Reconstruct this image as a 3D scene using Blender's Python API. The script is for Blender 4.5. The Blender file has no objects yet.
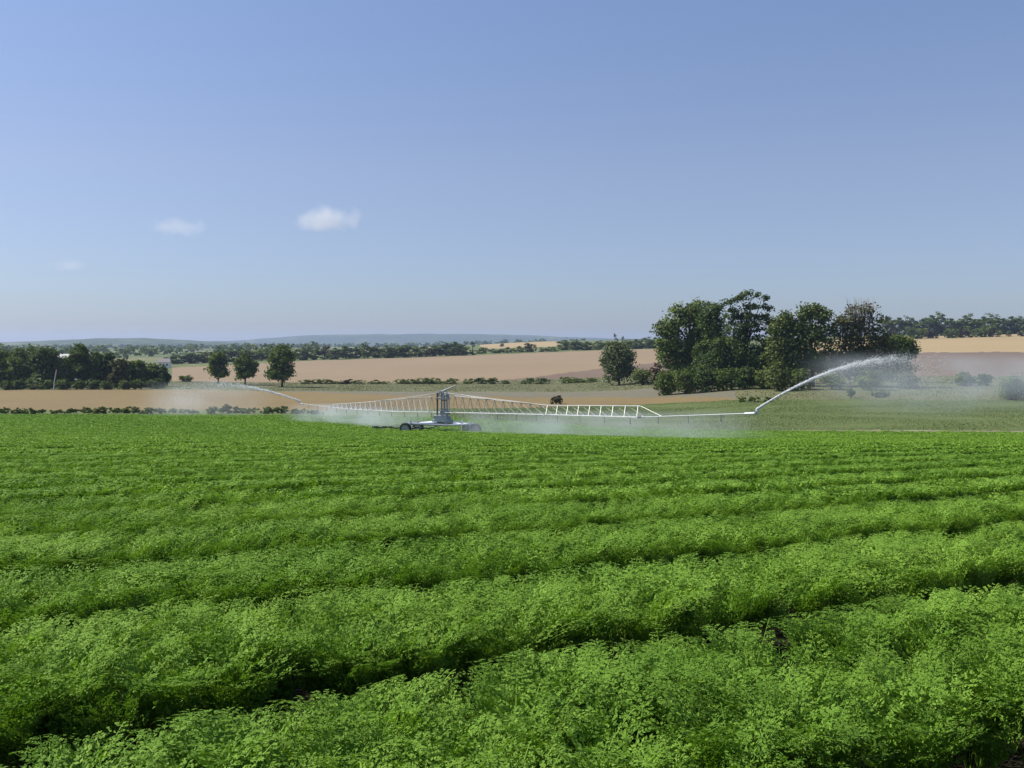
import bpy, bmesh, math, random
import numpy as np

rng = np.random.default_rng(7)
random.seed(7)
C = bpy.context.scene.collection
SC = bpy.context.scene
F = 1000.0            # focal length in pixels of a 1024 wide picture
HOR = 345.0           # picture row of the true horizon
CAMZ = 1.5

# ------------------------------------------------------------------ helpers
def link(name, me, mat=None, parent=None):
    o = bpy.data.objects.new(name, me)
    C.objects.link(o)
    if mat is not None and me is not None and not me.materials:
        me.materials.append(mat)
    if parent is not None:
        o.parent = parent
    return o

def tag(o, label=None, cat=None, group=None, kind=None):
    if label: o['label'] = label
    if cat: o['category'] = cat
    if group: o['group'] = group
    if kind: o['kind'] = kind
    return o

def empty(name, loc, rz=0.0):
    o = bpy.data.objects.new(name, None)
    C.objects.link(o)
    o.empty_display_size = 0.3
    o.location = loc
    o.rotation_euler = (0, 0, rz)
    return o

def quads_mesh(name, V, tint=None, smooth=False):
    """V: (n,4,3) array of separate quads."""
    n = V.shape[0]
    me = bpy.data.meshes.new(name)
    me.vertices.add(n * 4)
    me.loops.add(n * 4)
    me.polygons.add(n)
    me.vertices.foreach_set('co', np.ascontiguousarray(V, dtype=np.float32).ravel())
    me.loops.foreach_set('vertex_index', np.arange(n * 4, dtype=np.int32))
    me.polygons.foreach_set('loop_start', np.arange(0, n * 4, 4, dtype=np.int32))
    if tint is not None:
        a = me.attributes.new('tint', 'FLOAT', 'FACE')
        a.data.foreach_set('value', np.ascontiguousarray(tint, dtype=np.float32))
    me.update(calc_edges=True)
    return me

def poly_mesh(name, verts, faces, smooth=False):
    me = bpy.data.meshes.new(name)
    me.from_pydata([tuple(map(float, v)) for v in verts], [], [tuple(map(int, f)) for f in faces])
    if smooth:
        me.polygons.foreach_set('use_smooth', np.ones(len(me.polygons), dtype=bool))
    me.update()
    return me

class MB:
    """collects tubes, boxes and lathes into one mesh"""
    def __init__(self):
        self.v = []; self.f = []
    def tube(self, pts, radii, n=7, cap=True):
        pts = [np.array(p, float) for p in pts]
        if not hasattr(radii, '__len__'): radii = [radii] * len(pts)
        base = len(self.v)
        for i, p in enumerate(pts):
            a = pts[max(i - 1, 0)]; b = pts[min(i + 1, len(pts) - 1)]
            d = b - a; d = d / (np.linalg.norm(d) + 1e-9)
            ref = np.array([0, 0, 1.0]) if abs(d[2]) < .9 else np.array([1.0, 0, 0])
            x = np.cross(d, ref); x /= np.linalg.norm(x); y = np.cross(d, x)
            for k in range(n):
                t = 2 * math.pi * k / n
                self.v.append(p + radii[i] * (math.cos(t) * x + math.sin(t) * y))
        for i in range(len(pts) - 1):
            for k in range(n):
                a = base + i * n + k; b = base + i * n + (k + 1) % n
                self.f.append((a, b, b + n, a + n))
        if cap:
            self.f.append(tuple(base + k for k in range(n))[::-1])
            e = base + (len(pts) - 1) * n
            self.f.append(tuple(e + k for k in range(n)))
        return self
    def box(self, c, s, ax=None):
        c = np.array(c, float); s = np.array(s, float) / 2
        M = np.eye(3) if ax is None else np.array(ax, float)
        base = len(self.v)
        for dz in (-1, 1):
            for dx, dy in ((-1, -1), (1, -1), (1, 1), (-1, 1)):
                self.v.append(c + M.T @ (np.array([dx, dy, dz]) * s))
        for f in ((3, 2, 1, 0), (4, 5, 6, 7), (0, 1, 5, 4), (1, 2, 6, 5), (2, 3, 7, 6), (3, 0, 4, 7)):
            self.f.append(tuple(base + k for k in f))
        return self
    def lathe(self, c, axis, prof, n=20):
        """prof: list of (along axis, radius)"""
        c = np.array(c, float); d = np.array(axis, float); d /= np.linalg.norm(d)
        ref = np.array([0, 0, 1.0]) if abs(d[2]) < .9 else np.array([1.0, 0, 0])
        x = np.cross(d, ref); x /= np.linalg.norm(x); y = np.cross(d, x)
        base = len(self.v)
        for h, r in prof:
            for k in range(n):
                t = 2 * math.pi * k / n
                self.v.append(c + d * h + r * (math.cos(t) * x + math.sin(t) * y))
        m = len(prof)
        for i in range(m):
            j = (i + 1) % m
            for k in range(n):
                k2 = (k + 1) % n
                self.f.append((base + i * n + k, base + i * n + k2, base + j * n + k2, base + j * n + k))
        return self
    def build(self, name, mat, parent=None, smooth=True):
        me = poly_mesh(name, self.v, self.f, smooth)
        o = link(name, me, mat, parent)
        if smooth:
            try: me.set_sharp_from_angle(angle=math.radians(40))
            except Exception: pass
        return o

# ------------------------------------------------------------------ materials
def new_mat(name):
    m = bpy.data.materials.new(name)
    m.use_nodes = True
    nt = m.node_tree
    for n in list(nt.nodes): nt.nodes.remove(n)
    out = nt.nodes.new('ShaderNodeOutputMaterial')
    return m, nt, out

def N(nt, typ, **kw):
    n = nt.nodes.new(typ)
    for k, v in kw.items():
        if k.startswith('i_'):
            n.inputs[k[2:]].default_value = v
        else:
            setattr(n, k, v)
    return n

def rgb(c): return (c[0], c[1], c[2], 1.0)

def ramp(nt, stops, src):
    r = nt.nodes.new('ShaderNodeValToRGB')
    els = r.color_ramp.elements
    while len(els) > 1: els.remove(els[-1])
    els[0].position = stops[0][0]; els[0].color = rgb(stops[0][1])
    for p, c in stops[1:]:
        e = els.new(p); e.color = rgb(c)
    nt.links.new(src, r.inputs[0])
    return r

def leaf_mat(name, stops, trans=.25, rough=.7, spec=.08):
    m, nt, out = new_mat(name)
    at = N(nt, 'ShaderNodeAttribute', attribute_name='tint')
    r = ramp(nt, stops, at.outputs['Fac'])
    p = N(nt, 'ShaderNodeBsdfPrincipled', i_Roughness=rough)
    p.inputs['Specular IOR Level'].default_value = spec
    nt.links.new(r.outputs[0], p.inputs['Base Color'])
    t = N(nt, 'ShaderNodeBsdfTranslucent')
    g = N(nt, 'ShaderNodeMix', data_type='RGBA', blend_type='MULTIPLY')
    g.inputs['Factor'].default_value = 1.0
    g.inputs[7].default_value = (1.15, 1.25, .5, 1)
    nt.links.new(r.outputs[0], g.inputs[6]); nt.links.new(g.outputs[2], t.inputs['Color'])
    mx = N(nt, 'ShaderNodeMixShader'); mx.inputs[0].default_value = trans
    nt.links.new(p.outputs[0], mx.inputs[1]); nt.links.new(t.outputs[0], mx.inputs[2])
    nt.links.new(mx.outputs[0], out.inputs['Surface'])
    return m

def simple_mat(name, col, rough=.5, metal=0.0, var=.15, scale=8.0, spec=.5):
    m, nt, out = new_mat(name)
    tc = N(nt, 'ShaderNodeTexCoord')
    no = N(nt, 'ShaderNodeTexNoise', i_Scale=scale, i_Detail=5.0)
    nt.links.new(tc.outputs['Object'], no.inputs['Vector'])
    lo = tuple(c * (1 - var) for c in col); hi = tuple(min(1, c * (1 + var)) for c in col)
    r = ramp(nt, [(.3, lo), (.7, hi)], no.outputs['Fac'])
    p = N(nt, 'ShaderNodeBsdfPrincipled', i_Roughness=rough, i_Metallic=metal)
    p.inputs['Specular IOR Level'].default_value = spec
    nt.links.new(r.outputs[0], p.inputs['Base Color'])
    nt.links.new(p.outputs[0], out.inputs['Surface'])
    return m

def ground_mat(name, stops, scale=.05, fine=2.0, stripes=None, bump=.3):
    """large patches + fine grain, and optional drill/tram lines (direction, period, strength, colour)"""
    m, nt, out = new_mat(name)
    tc = N(nt, 'ShaderNodeTexCoord')
    n1 = N(nt, 'ShaderNodeTexNoise', i_Scale=scale, i_Detail=6.0, i_Roughness=.6)
    n2 = N(nt, 'ShaderNodeTexNoise', i_Scale=fine, i_Detail=3.0)
    for n in (n1, n2): nt.links.new(tc.outputs['Object'], n.inputs['Vector'])
    ad = N(nt, 'ShaderNodeMath', operation='MULTIPLY_ADD'); ad.inputs[1].default_value = .55
    sc = N(nt, 'ShaderNodeMath', operation='MULTIPLY'); sc.inputs[1].default_value = .45
    n1.inputs['Roughness'].default_value = .68
    nt.links.new(n2.outputs['Fac'], sc.inputs[0])
    nt.links.new(n1.outputs['Fac'], ad.inputs[0]); nt.links.new(sc.outputs[0], ad.inputs[2])
    r = ramp(nt, stops, ad.outputs[0])
    col = r.outputs[0]
    if stripes:
        ang, period, strength, scol = stripes
        mp = N(nt, 'ShaderNodeMapping'); mp.inputs['Rotation'].default_value = (0, 0, ang)
        nt.links.new(tc.outputs['Object'], mp.inputs['Vector'])
        w = N(nt, 'ShaderNodeTexWave', wave_type='BANDS', bands_direction='X')
        w.inputs['Scale'].default_value = 2 * math.pi / (20 * period)
        w.inputs['Distortion'].default_value = 1.2; w.inputs['Detail'].default_value = 3
        w.inputs['Detail Scale'].default_value = .6
        nt.links.new(mp.outputs[0], w.inputs['Vector'])
        mul = N(nt, 'ShaderNodeMath', operation='MULTIPLY'); mul.inputs[1].default_value = strength
        nt.links.new(w.outputs['Fac'], mul.inputs[0])
        mx = N(nt, 'ShaderNodeMix', data_type='RGBA')
        nt.links.new(mul.outputs[0], mx.inputs['Factor']); nt.links.new(col, mx.inputs[6])
        mx.inputs[7].default_value = rgb(scol)
        col = mx.outputs[2]
    p = N(nt, 'ShaderNodeBsdfPrincipled', i_Roughness=.9)
    p.inputs['Specular IOR Level'].default_value = .15
    nt.links.new(col, p.inputs['Base Color'])
    if bump:
        b = N(nt, 'ShaderNodeBump', i_Strength=bump, i_Distance=.3)
        nt.links.new(n2.outputs['Fac'], b.inputs['Height']); nt.links.new(b.outputs[0], p.inputs['Normal'])
    nt.links.new(p.outputs[0], out.inputs['Surface'])
    return m

M = {}
M['carrot'] = leaf_mat('carrot_leaf', [(0, (0.075, 0.157, 0.019)), (.5, (0.133, 0.249, 0.030)), (1, (0.199, 0.323, 0.046))], .25, .65, .10)
M['stem'] = simple_mat('carrot_stem', (.12, .22, .05), .5)
M['oak'] = leaf_mat('oak_leaf', [(0, (0.047, 0.081, 0.023)), (.6, (0.099, 0.141, 0.034)), (1, (0.198, 0.221, 0.057))], .24)
M['dark'] = leaf_mat('dark_leaf', [(0, (0.034, 0.062, 0.020)), (.6, (0.069, 0.107, 0.031)), (1, (0.145, 0.179, 0.055))], .24)
M['light'] = leaf_mat('light_leaf', [(0, (0.063, 0.088, 0.027)), (.6, (0.113, 0.147, 0.045)), (1, (0.188, 0.207, 0.076))], .2)
M['willow'] = leaf_mat('willow_leaf', [(0, (0.065, 0.088, 0.037)), (.6, (0.108, 0.135, 0.059)), (1, (0.164, 0.188, 0.085))], .2)
M['russet'] = leaf_mat('russet_leaf', [(0, (0.054, 0.062, 0.022)), (.6, (0.095, 0.100, 0.036)), (1, (0.151, 0.146, 0.054))], .12)
M['copper'] = leaf_mat('copper_leaf', [(0, (0.038, 0.024, 0.013)), (.6, (0.064, 0.044, 0.023)), (1, (0.083, 0.072, 0.032))], .12)
M['scrub'] = leaf_mat('scrub_leaf', [(0, (0.056, 0.089, 0.022)), (.6, (0.111, 0.147, 0.037)), (1, (0.180, 0.213, 0.062))], .15)
M['brown'] = leaf_mat('brown_leaf', [(0, (.035, .030, .018)), (.6, (.06, .052, .028)), (1, (.09, .078, .04))], .1)
M['weed'] = leaf_mat('weed_leaf', [(0, (0.041, 0.080, 0.020)), (.6, (0.076, 0.131, 0.027)), (1, (0.123, 0.186, 0.044))], .2)
M['dry'] = leaf_mat('dry_grass', [(0, (0.086, 0.110, 0.046)), (.5, (0.138, 0.149, 0.072)), (1, (0.230, 0.209, 0.120))], .2)
M['meadow_blade'] = leaf_mat('meadow_blade', [(0, (.06, .10, .028)), (.5, (.095, .14, .045)), (1, (.15, .18, .07))], .2)
M['bark'] = simple_mat('bark', (.075, .06, .045), .9, var=.35, scale=3)
M['palebark'] = simple_mat('pale_bark', (.26, .23, .19), .9, var=.25, scale=3)
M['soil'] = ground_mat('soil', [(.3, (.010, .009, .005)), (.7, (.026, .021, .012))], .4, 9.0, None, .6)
M['stubble_near'] = ground_mat('near_stubble', [(.25, (0.126, 0.090, 0.040)), (.5, (0.168, 0.119, 0.055)), (.75, (0.202, 0.162, 0.070))], .035, 1.2, (math.radians(95), 6.0, .5, (0.158, 0.131, 0.063)))
M['stubble'] = ground_mat('stubble', [(.25, (0.181, 0.131, 0.083)), (.5, (0.216, 0.161, 0.102)), (.75, (0.247, 0.195, 0.118))], .012, .5, (math.radians(70), 14.0, .55, (0.210, 0.162, 0.107)))
M['stubble_pale'] = ground_mat('pale_stubble', [(.25, (0.244, 0.179, 0.098)), (.5, (0.294, 0.220, 0.120)), (.75, (0.328, 0.258, 0.133))], .012, .5, (math.radians(100), 12.0, .5, (0.284, 0.225, 0.130)))
M['meadow'] = ground_mat('meadow', [(.25, (0.055, 0.087, 0.026)), (.5, (0.085, 0.116, 0.038)), (.75, (0.119, 0.137, 0.052))], .06, 1.5, (math.radians(85), 9.0, .25, (.15, .16, .06)), .5)
M['verge'] = ground_mat('verge', [(.25, (0.077, 0.092, 0.041)), (.5, (0.113, 0.119, 0.059)), (.75, (0.162, 0.150, 0.081))], .05, 1.5, None, .5)
M['plough'] = ground_mat('ploughed_strip', [(.25, (.10, .072, .055)), (.5, (.14, .10, .078)), (.75, (.18, .14, .105))], .03, 1.0, (math.radians(70), 10.0, .3, (.10, .08, .05)))
M['fallow'] = ground_mat('fallow', [(.25, (0.103, 0.100, 0.063)), (.5, (0.133, 0.124, 0.089)), (.75, (0.167, 0.152, 0.107))], .08, .8, None, .3)
M['track'] = ground_mat('track', [(.36, (.10, .125, .05)), (.5, (.16, .15, .085)), (.68, (.34, .30, .24))], .12, 2.0, None, .3)
M['farm'] = ground_mat('farm', [(.3, (.055, .080, .028)), (.5, (.095, .12, .045)), (.62, (.2, .18, .09)), (.75, (.30, .24, .13))], .004, .05, None, .2)
M['hill'] = ground_mat('hill', [(.35, (.022, .040, .018)), (.52, (.045, .065, .028)), (.6, (.10, .12, .05)), (.72, (.24, .2, .11))], .0022, .02, None, .2)
M['white_steel'] = simple_mat('pale_galvanised_steel', (.38, .39, .385), .45, .2, .12)
M['steel'] = simple_mat('galvanised_steel', (.50, .53, .57), .4, .55, .15)
M['bluesteel'] = simple_mat('blue_grey_paint', (.27, .285, .34), .45, .1, .15)
M['darksteel'] = simple_mat('dark_steel', (.09, .10, .11), .5, .3, .2)
M['rubber'] = simple_mat('rubber', (.025, .025, .026), .8, 0, .25)
M['hose'] = simple_mat('hose', (.05, .055, .05), .5)
M['wall'] = simple_mat('white_render', (.80, .79, .75), .8, 0, .05, .6)
M['roof_pale'] = simple_mat('pale_sheet_roof', (.36, .37, .38), .5, .1, .06, .5)
M['roof_grey'] = simple_mat('slate_roof', (.20, .18, .18), .8, 0, .2, 1.5)
M['glass'] = simple_mat('window_glass', (.04, .05, .06), .1, 0, .1)
M['pole'] = simple_mat('weathered_pole', (.42, .42, .43), .8, 0, .15)
M['drops'] = None

def water_mat():
    m, nt, out = new_mat('broken_water')
    p = N(nt, 'ShaderNodeBsdfPrincipled', i_Roughness=.25)
    p.inputs['Base Color'].default_value = (.90, .93, .96, 1)
    p.inputs['IOR'].default_value = 1.33
    t = N(nt, 'ShaderNodeBsdfTranslucent'); t.inputs[0].default_value = (.9, .94, .97, 1)
    mx = N(nt, 'ShaderNodeMixShader'); mx.inputs[0].default_value = .35
    nt.links.new(p.outputs[0], mx.inputs[1]); nt.links.new(t.outputs[0], mx.inputs[2])
    nt.links.new(mx.outputs[0], out.inputs['Surface'])
    return m
M['drops'] = water_mat()

def mist_mat(name, dens, half, nscale, zfun, stretch=(1, 1, 1), xfun=None):
    """volume of fine spray; fades out towards the edges of its own body (local coordinates)"""
    m, nt, out = new_mat(name)
    tc = N(nt, 'ShaderNodeTexCoord')
    mp = N(nt, 'ShaderNodeMapping'); mp.inputs['Scale'].default_value = stretch
    no = N(nt, 'ShaderNodeTexNoise', i_Scale=nscale, i_Detail=3.0)
    nt.links.new(tc.outputs['Object'], mp.inputs['Vector']); nt.links.new(mp.outputs[0], no.inputs['Vector'])
    nr = N(nt, 'ShaderNodeMapRange', i_3=0.0, i_4=1.0) if False else N(nt, 'ShaderNodeMapRange')
    nr.inputs['From Min'].default_value = .36; nr.inputs['From Max'].default_value = .68
    nt.links.new(no.outputs['Fac'], nr.inputs['Value'])
    sx = N(nt, 'ShaderNodeSeparateXYZ'); nt.links.new(tc.outputs['Object'], sx.inputs[0])
    prod = nr.outputs[0]
    def mul(a, b):
        k = N(nt, 'ShaderNodeMath', operation='MULTIPLY'); nt.links.new(a, k.inputs[0]); nt.links.new(b, k.inputs[1]); return k.outputs[0]
    def curve(src, pts):
        lo, hi = pts[0][0], pts[-1][0]
        mr = N(nt, 'ShaderNodeMapRange'); mr.inputs['From Min'].default_value = lo; mr.inputs['From Max'].default_value = hi
        nt.links.new(src, mr.inputs['Value'])
        r = ramp(nt, [((p - lo) / (hi - lo), (v, v, v)) for p, v in pts], mr.outputs[0])
        r.color_ramp.interpolation = 'EASE'
        return r.outputs[0]
    if xfun: prod = mul(prod, curve(sx.outputs[0], xfun))
    prod = mul(prod, curve(sx.outputs[1], [(-half, 0), (-half * .4, 1), (half * .4, 1), (half, 0)]))
    prod = mul(prod, curve(sx.outputs[2], zfun))
    k = N(nt, 'ShaderNodeMath', operation='MULTIPLY'); k.inputs[1].default_value = dens
    nt.links.new(prod, k.inputs[0])
    v = N(nt, 'ShaderNodeVolumePrincipled')
    v.inputs['Color'].default_value = (.86, .93, 1.0, 1)
    v.inputs['Anisotropy'].default_value = .3
    nt.links.new(k.outputs[0], v.inputs['Density'])
    nt.links.new(v.outputs[0], out.inputs['Volume'])
    return m

# ------------------------------------------------------------------ terrain
def plane_rel(Y): return -1.38 - .07 * Y
def tabcol(near, far):
    t = [(y, plane_rel(y)) for y in (.8, 5, 10, 20, 35)]
    t += [(y, -(r - HOR) * y / F - .44) for y, r in near]      # canopy rows -> ground
    t += [(y, -(r - HOR) * y / F) for y, r in far]
    return t
FAR = [(6500, 346), (9500, 346)]
COLS = {
    -300: tabcol([(60, 434), (90, 425), (150, 414)], [(190, 409), (262, 390.5), (290, 388), (400, 379), (700, 366), (1200, 357), (2000, 351), (3500, 347.5)] + FAR),
    0:    tabcol([(60, 434), (90, 425), (150, 414)], [(190, 409), (262, 390.5), (290, 388), (400, 378), (700, 365), (1200, 356), (2000, 351), (3500, 347.5)] + FAR),
    170:  tabcol([(60, 434.5), (90, 426), (150, 414)], [(190, 408.5), (270, 388.5), (325, 382.5), (560, 367), (1000, 358), (2000, 351), (3500, 347.5)] + FAR),
    300:  tabcol([(60, 435), (90, 429), (150, 414.5)], [(190, 408.5), (285, 388.5), (328, 384), (640, 361), (900, 355), (1500, 350), (2500, 347.5), (3500, 347)] + FAR),
    450:  tabcol([(60, 436), (75, 433.3), (90, 430.5), (140, 416.5)], [(190, 408.5), (290, 388.5), (328, 384), (680, 356.5), (850, 352), (1500, 348), (3500, 346.5)] + FAR),
    520:  tabcol([(60, 436.5), (75, 434), (90, 431), (130, 421)], [(195, 408.5), (285, 389), (325, 384.5), (700, 353), (950, 348.5), (1500, 340.5), (2200, 341.5), (3500, 344)] + FAR),
    600:  tabcol([(60, 437), (90, 432), (118, 427.5)], [(150, 419), (196, 408), (228, 399), (285, 388.5), (310, 384), (720, 350.5), (900, 347.5), (1300, 341.5), (1800, 340.5), (3500, 344)] + FAR),
    690:  tabcol([(60, 438), (90, 434), (115, 430)], [(150, 418), (190, 404.5), (215, 396), (250, 384.5), (700, 349), (900, 345), (1300, 340), (2000, 339), (3500, 343)] + FAR),
    760:  tabcol([(60, 438), (85, 434.7), (112, 431)], [(150, 415), (183, 402), (215, 385), (300, 373), (600, 350), (800, 342), (1200, 338), (2000, 338), (3500, 342)] + FAR),
    1024: tabcol([(60, 439), (80, 436.5), (110, 433)], [(140, 416), (180, 402), (215, 388.5), (300, 375.5), (500, 352), (760, 336), (860, 333.3), (1100, 331.5), (2000, 334), (3500, 340)] + FAR),
    1400: tabcol([(60, 440), (80, 437.5), (110, 434)], [(140, 418), (180, 404), (215, 391), (300, 377), (500, 353), (760, 336), (860, 333), (1100, 331), (2000, 334), (3500, 340)] + FAR),
}
PXG = np.arange(-1500, 2501, 10.0)
LYG = np.linspace(math.log(.8), math.log(9500), 700)
def build_zgrid():
    keys = sorted(COLS)
    cz = np.stack([np.interp(np.exp(LYG), *np.array(COLS[k]).T) for k in keys])
    G = np.stack([np.interp(PXG, keys, cz[:, j]) for j in range(len(LYG))], 1)
    k = np.exp(-.5 * (np.arange(-12, 13) / 4.0) ** 2); k /= k.sum()
    def sm(a):
        p = np.pad(a, ((0, 0), (12, 12)), mode='edge')
        p[:, :12] = a[:, :1] + (a[:, 1:2] - a[:, :1]) * np.arange(-12, 0)
        return np.apply_along_axis(lambda r: np.convolve(r, k, 'valid'), 1, p)
    G = sm(G)
    k2 = np.exp(-.5 * (np.arange(-12, 13) / 4.0) ** 2); k = k2 / k2.sum()
    Gp = np.pad(G.T, ((0, 0), (12, 12)), mode='edge')
    return np.apply_along_axis(lambda r: np.convolve(r, k, 'valid'), 1, Gp).T
ZG = build_zgrid()
def terr_uy(px, Y):
    px = np.clip(np.asarray(px, float), PXG[0], PXG[-1] - .01)
    ly = np.log(np.clip(np.asarray(Y, float), .8, 9400))
    a = (px - PXG[0]) / 10.0; i = a.astype(int); a = a - i
    b = (ly - LYG[0]) / (LYG[1] - LYG[0]); j = np.minimum(b.astype(int), len(LYG) - 2); b = b - j
    z = (ZG[i, j] * (1 - a) + ZG[i + 1, j] * a) * (1 - b) + (ZG[i, j + 1] * (1 - a) + ZG[i + 1, j + 1] * a) * b
    return z + CAMZ
def terr(X, Y):
    X = np.asarray(X, float); Y = np.asarray(Y, float)
    Yc = np.maximum(Y, .8)
    z = terr_uy(512 + F * X / Yc, Yc)
    return np.where(Y < .8, CAMZ + plane_rel(.8) + .07 * (.8 - Y), z)
def at(px, Y):
    X = (px - 512) / F * Y
    return np.array([X, Y, float(terr(X, Y))])
def atrow(px, row, ymin=150.0, ymax=3000.0):
    Ys = np.exp(np.linspace(math.log(ymin), math.log(ymax), 3000))
    z = terr_uy(np.full_like(Ys, px), Ys) - CAMZ
    r = HOR - F * z / Ys
    k = np.argmax(r <= row)
    return at(px, float(Ys[k]))

def tab(px, t): a = np.array(t, float); return np.interp(px, a[:, 0], a[:, 1])
CROP_END = [(-1500, 165), (-300, 158), (0, 150), (300, 148), (450, 139), (600, 119), (760, 112), (1024, 110), (2500, 108)]
NS0 = [(-1500, 183), (300, 179), (480, 190), (600, 200), (745, 190)]
NS1 = [(-1500, 262), (170, 268), (300, 262), (400, 246), (500, 240), (600, 230), (700, 206), (745, 190.5)]
BS0 = [(172, 338), (300, 333), (450, 338), (520, 355), (600, 415), (670, 450)]
BS1 = [(172, 540), (300, 640), (450, 682), (600, 722), (670, 735)]
PS0 = [(800, 270), (1024, 292), (2500, 320)]
PS1 = [(800, 740), (1024, 760), (2500, 760)]
def region(px, Y):
    out = np.full(px.shape, 'far_farmland', dtype=object)
    ce = tab(px, CROP_END)
    near_y = Y < 345
    out[near_y] = 'grass_verge'
    out[(px > 285) & (px < 735) & (Y > tab(px, NS1)) & (Y < tab(px, [(285, 268), (400, 266), (520, 268), (650, 252), (735, 212)]))] = 'fallow_strip'
    mead = (px > 430) & (Y < np.where(px < 745, tab(px, NS0), np.interp(px, [745, 1024, 2500], [186, 184, 184])))
    out[mead] = 'meadow'
    out[(px <= 430) & (Y < tab(px, NS0))] = 'meadow'
    out[(px < 745) & (Y > tab(px, NS0)) & (Y < tab(px, NS1))] = 'near_stubble'
    out[(px > 172) & (px < 670) & (Y > tab(px, BS0)) & (Y < tab(px, BS1))] = 'stubble_field'
    out[(px > 470) & (px < 672) & (Y > 345) & (Y < tab(px, BS0))] = 'ploughed_strip'
    out[(px > 800) & (Y > tab(px, PS0)) & (Y < tab(px, PS1))] = 'hillside_stubble'
    out[(px > 800) & (Y > 772) & (Y < 850)] = 'far_stubble'
    out[(px > 800) & (Y > tab(px, PS0)) & (Y < np.interp(px, [800, 1024, 2500], [505, 500, 500]))] = 'ploughed_strip'  # lower right slope only borrows the ploughed colour as a darker ground tone
    out[(px > 478) & (px < 562) & (Y > 1010) & (Y < 1500)] = 'wedge_stubble'
    tr = (px > 770) & (Y > np.interp(px, [770, 830, 1024, 2500], [117, 116, 114.5, 114])) & (Y < np.interp(px, [770, 830, 1024, 2500], [119, 119, 117, 117]))
    out[tr] = 'dirt_track'
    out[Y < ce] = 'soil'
    return out

def build_ground():
    pxs = np.concatenate([np.arange(-1500, -300, 24.0), np.arange(-300, 1324, 4.0), np.arange(1324, 2501, 24.0)])
    Ys = np.exp(np.linspace(math.log(.8), math.log(9300), 760))
    P, Yg = np.meshgrid(pxs, Ys)
    Z = terr_uy(P, Yg); X = (P - 512) / F * Yg
    V = np.stack([X, Yg, Z], -1)
    pc = (P[:-1, :-1] + P[:-1, 1:]) / 2; yc = np.sqrt(Yg[:-1, :-1] * Yg[1:, :-1])
    wob = 1 + .006 * np.sin(pc * .11 + yc * .03) + .004 * np.sin(pc * .37)
    R = region(pc, yc * wob)
    W = P.shape[1]
    names = {'soil': 'soil', 'meadow': 'meadow', 'grass_verge': 'verge', 'near_stubble': 'stubble_near', 'stubble_field': 'stubble',
             'hillside_stubble': 'stubble_pale', 'far_stubble': 'stubble_pale', 'wedge_stubble': 'stubble_pale', 'dirt_track': 'track', 'ploughed_strip': 'plough', 'fallow_strip': 'fallow', 'far_farmland': 'farm'}
    idx = np.arange(P.size).reshape(P.shape)
    Q = np.stack([idx[:-1, :-1], idx[:-1, 1:], idx[1:, 1:], idx[1:, :-1]], -1)
    for nm, mk in names.items():
        q = Q[R == nm]
        if nm == 'soil':    # the sheet runs on under the camera and behind it
            pass
        u, inv = np.unique(q, return_inverse=True)
        vv = V.reshape(-1, 3)[u]; ff = inv.reshape(-1, 4)
        me = bpy.data.meshes.new(nm)
        me.vertices.add(len(vv)); me.loops.add(ff.size); me.polygons.add(len(ff))
        me.vertices.foreach_set('co', vv.astype(np.float32).ravel())
        me.loops.foreach_set('vertex_index', ff.astype(np.int32).ravel())
        me.polygons.foreach_set('loop_start', np.arange(0, ff.size, 4, dtype=np.int32))
        me.polygons.foreach_set('use_smooth', np.ones(len(ff), dtype=bool))
        me.update(calc_edges=True)
        o = link({'near_stubble': 'stubble_field', 'hillside_stubble': 'stubble_field', 'far_stubble': 'stubble_field', 'wedge_stubble': 'stubble_field'}.get(nm, nm), me, M[mk])
        tag(o, kind='structure')
    # ground behind and beside the camera
    xs = np.linspace(-60, 60, 13); ys = np.linspace(-60, .8, 8)
    v = [(x, y, float(terr(x, y)) - (.0 if y < .7 else 0)) for y in ys for x in xs]
    f = [(j * 13 + i, j * 13 + i + 1, (j + 1) * 13 + i + 1, (j + 1) * 13 + i) for j in range(7) for i in range(12)]
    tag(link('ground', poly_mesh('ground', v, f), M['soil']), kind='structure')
build_ground()

def hills(name, Y0, prof, depth, base_row):
    pxs = np.arange(-1400, 1700, 8.0)
    rows = tab(pxs, prof)
    k = np.exp(-.5 * (np.arange(-8, 9) / 3.0) ** 2); k /= k.sum()
    rows = np.convolve(np.pad(rows, 8, mode='edge'), k, 'valid')
    rows = rows + .25 * np.sin(pxs * .21) * np.sin(pxs * .053) + .12 * np.sin(pxs * .9)
    top = (HOR - rows) * Y0 / F + CAMZ
    base = -(base_row - HOR) * Y0 / F + CAMZ
    ts = np.linspace(-1, 1, 31)
    V = []; Fc = []
    for i, px in enumerate(pxs):
        for j, t in enumerate(ts):
            Y = Y0 + t * depth
            h = (math.cos(t * math.pi) * .5 + .5) ** .8
            z = base - 6 + (top[i] - base + 6) * h + (3.0 * math.sin(px * .045 + t * 6) * math.sin(t * 5 + px * .02)) * h * (1 - h)
            V.append(((px - 512) / F * Y, Y, z))
    n = len(ts)
    for i in range(len(pxs) - 1):
        for j in range(n - 1):
            a = i * n + j; Fc.append((a, a + n, a + n + 1, a + 1))
    tag(link(name, poly_mesh(name, V, Fc, True), M['hill']), kind='structure')
hills('hills', 4200, [(-1400, 343), (-300, 341), (0, 342.6), (40, 341.2), (80, 338.8), (130, 337.7), (165, 338.4), (200, 341.2), (245, 343), (300, 345.5), (1700, 350)], 900, 350)
hills('hills', 7200, [(-1400, 344), (0, 343.5), (200, 341.5), (245, 341), (268, 338.5), (290, 335.2), (330, 334.6), (420, 333.8), (500, 334.2), (540, 335.2), (566, 337.5), (640, 339), (800, 342), (1700, 344)], 1300, 348)

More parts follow.
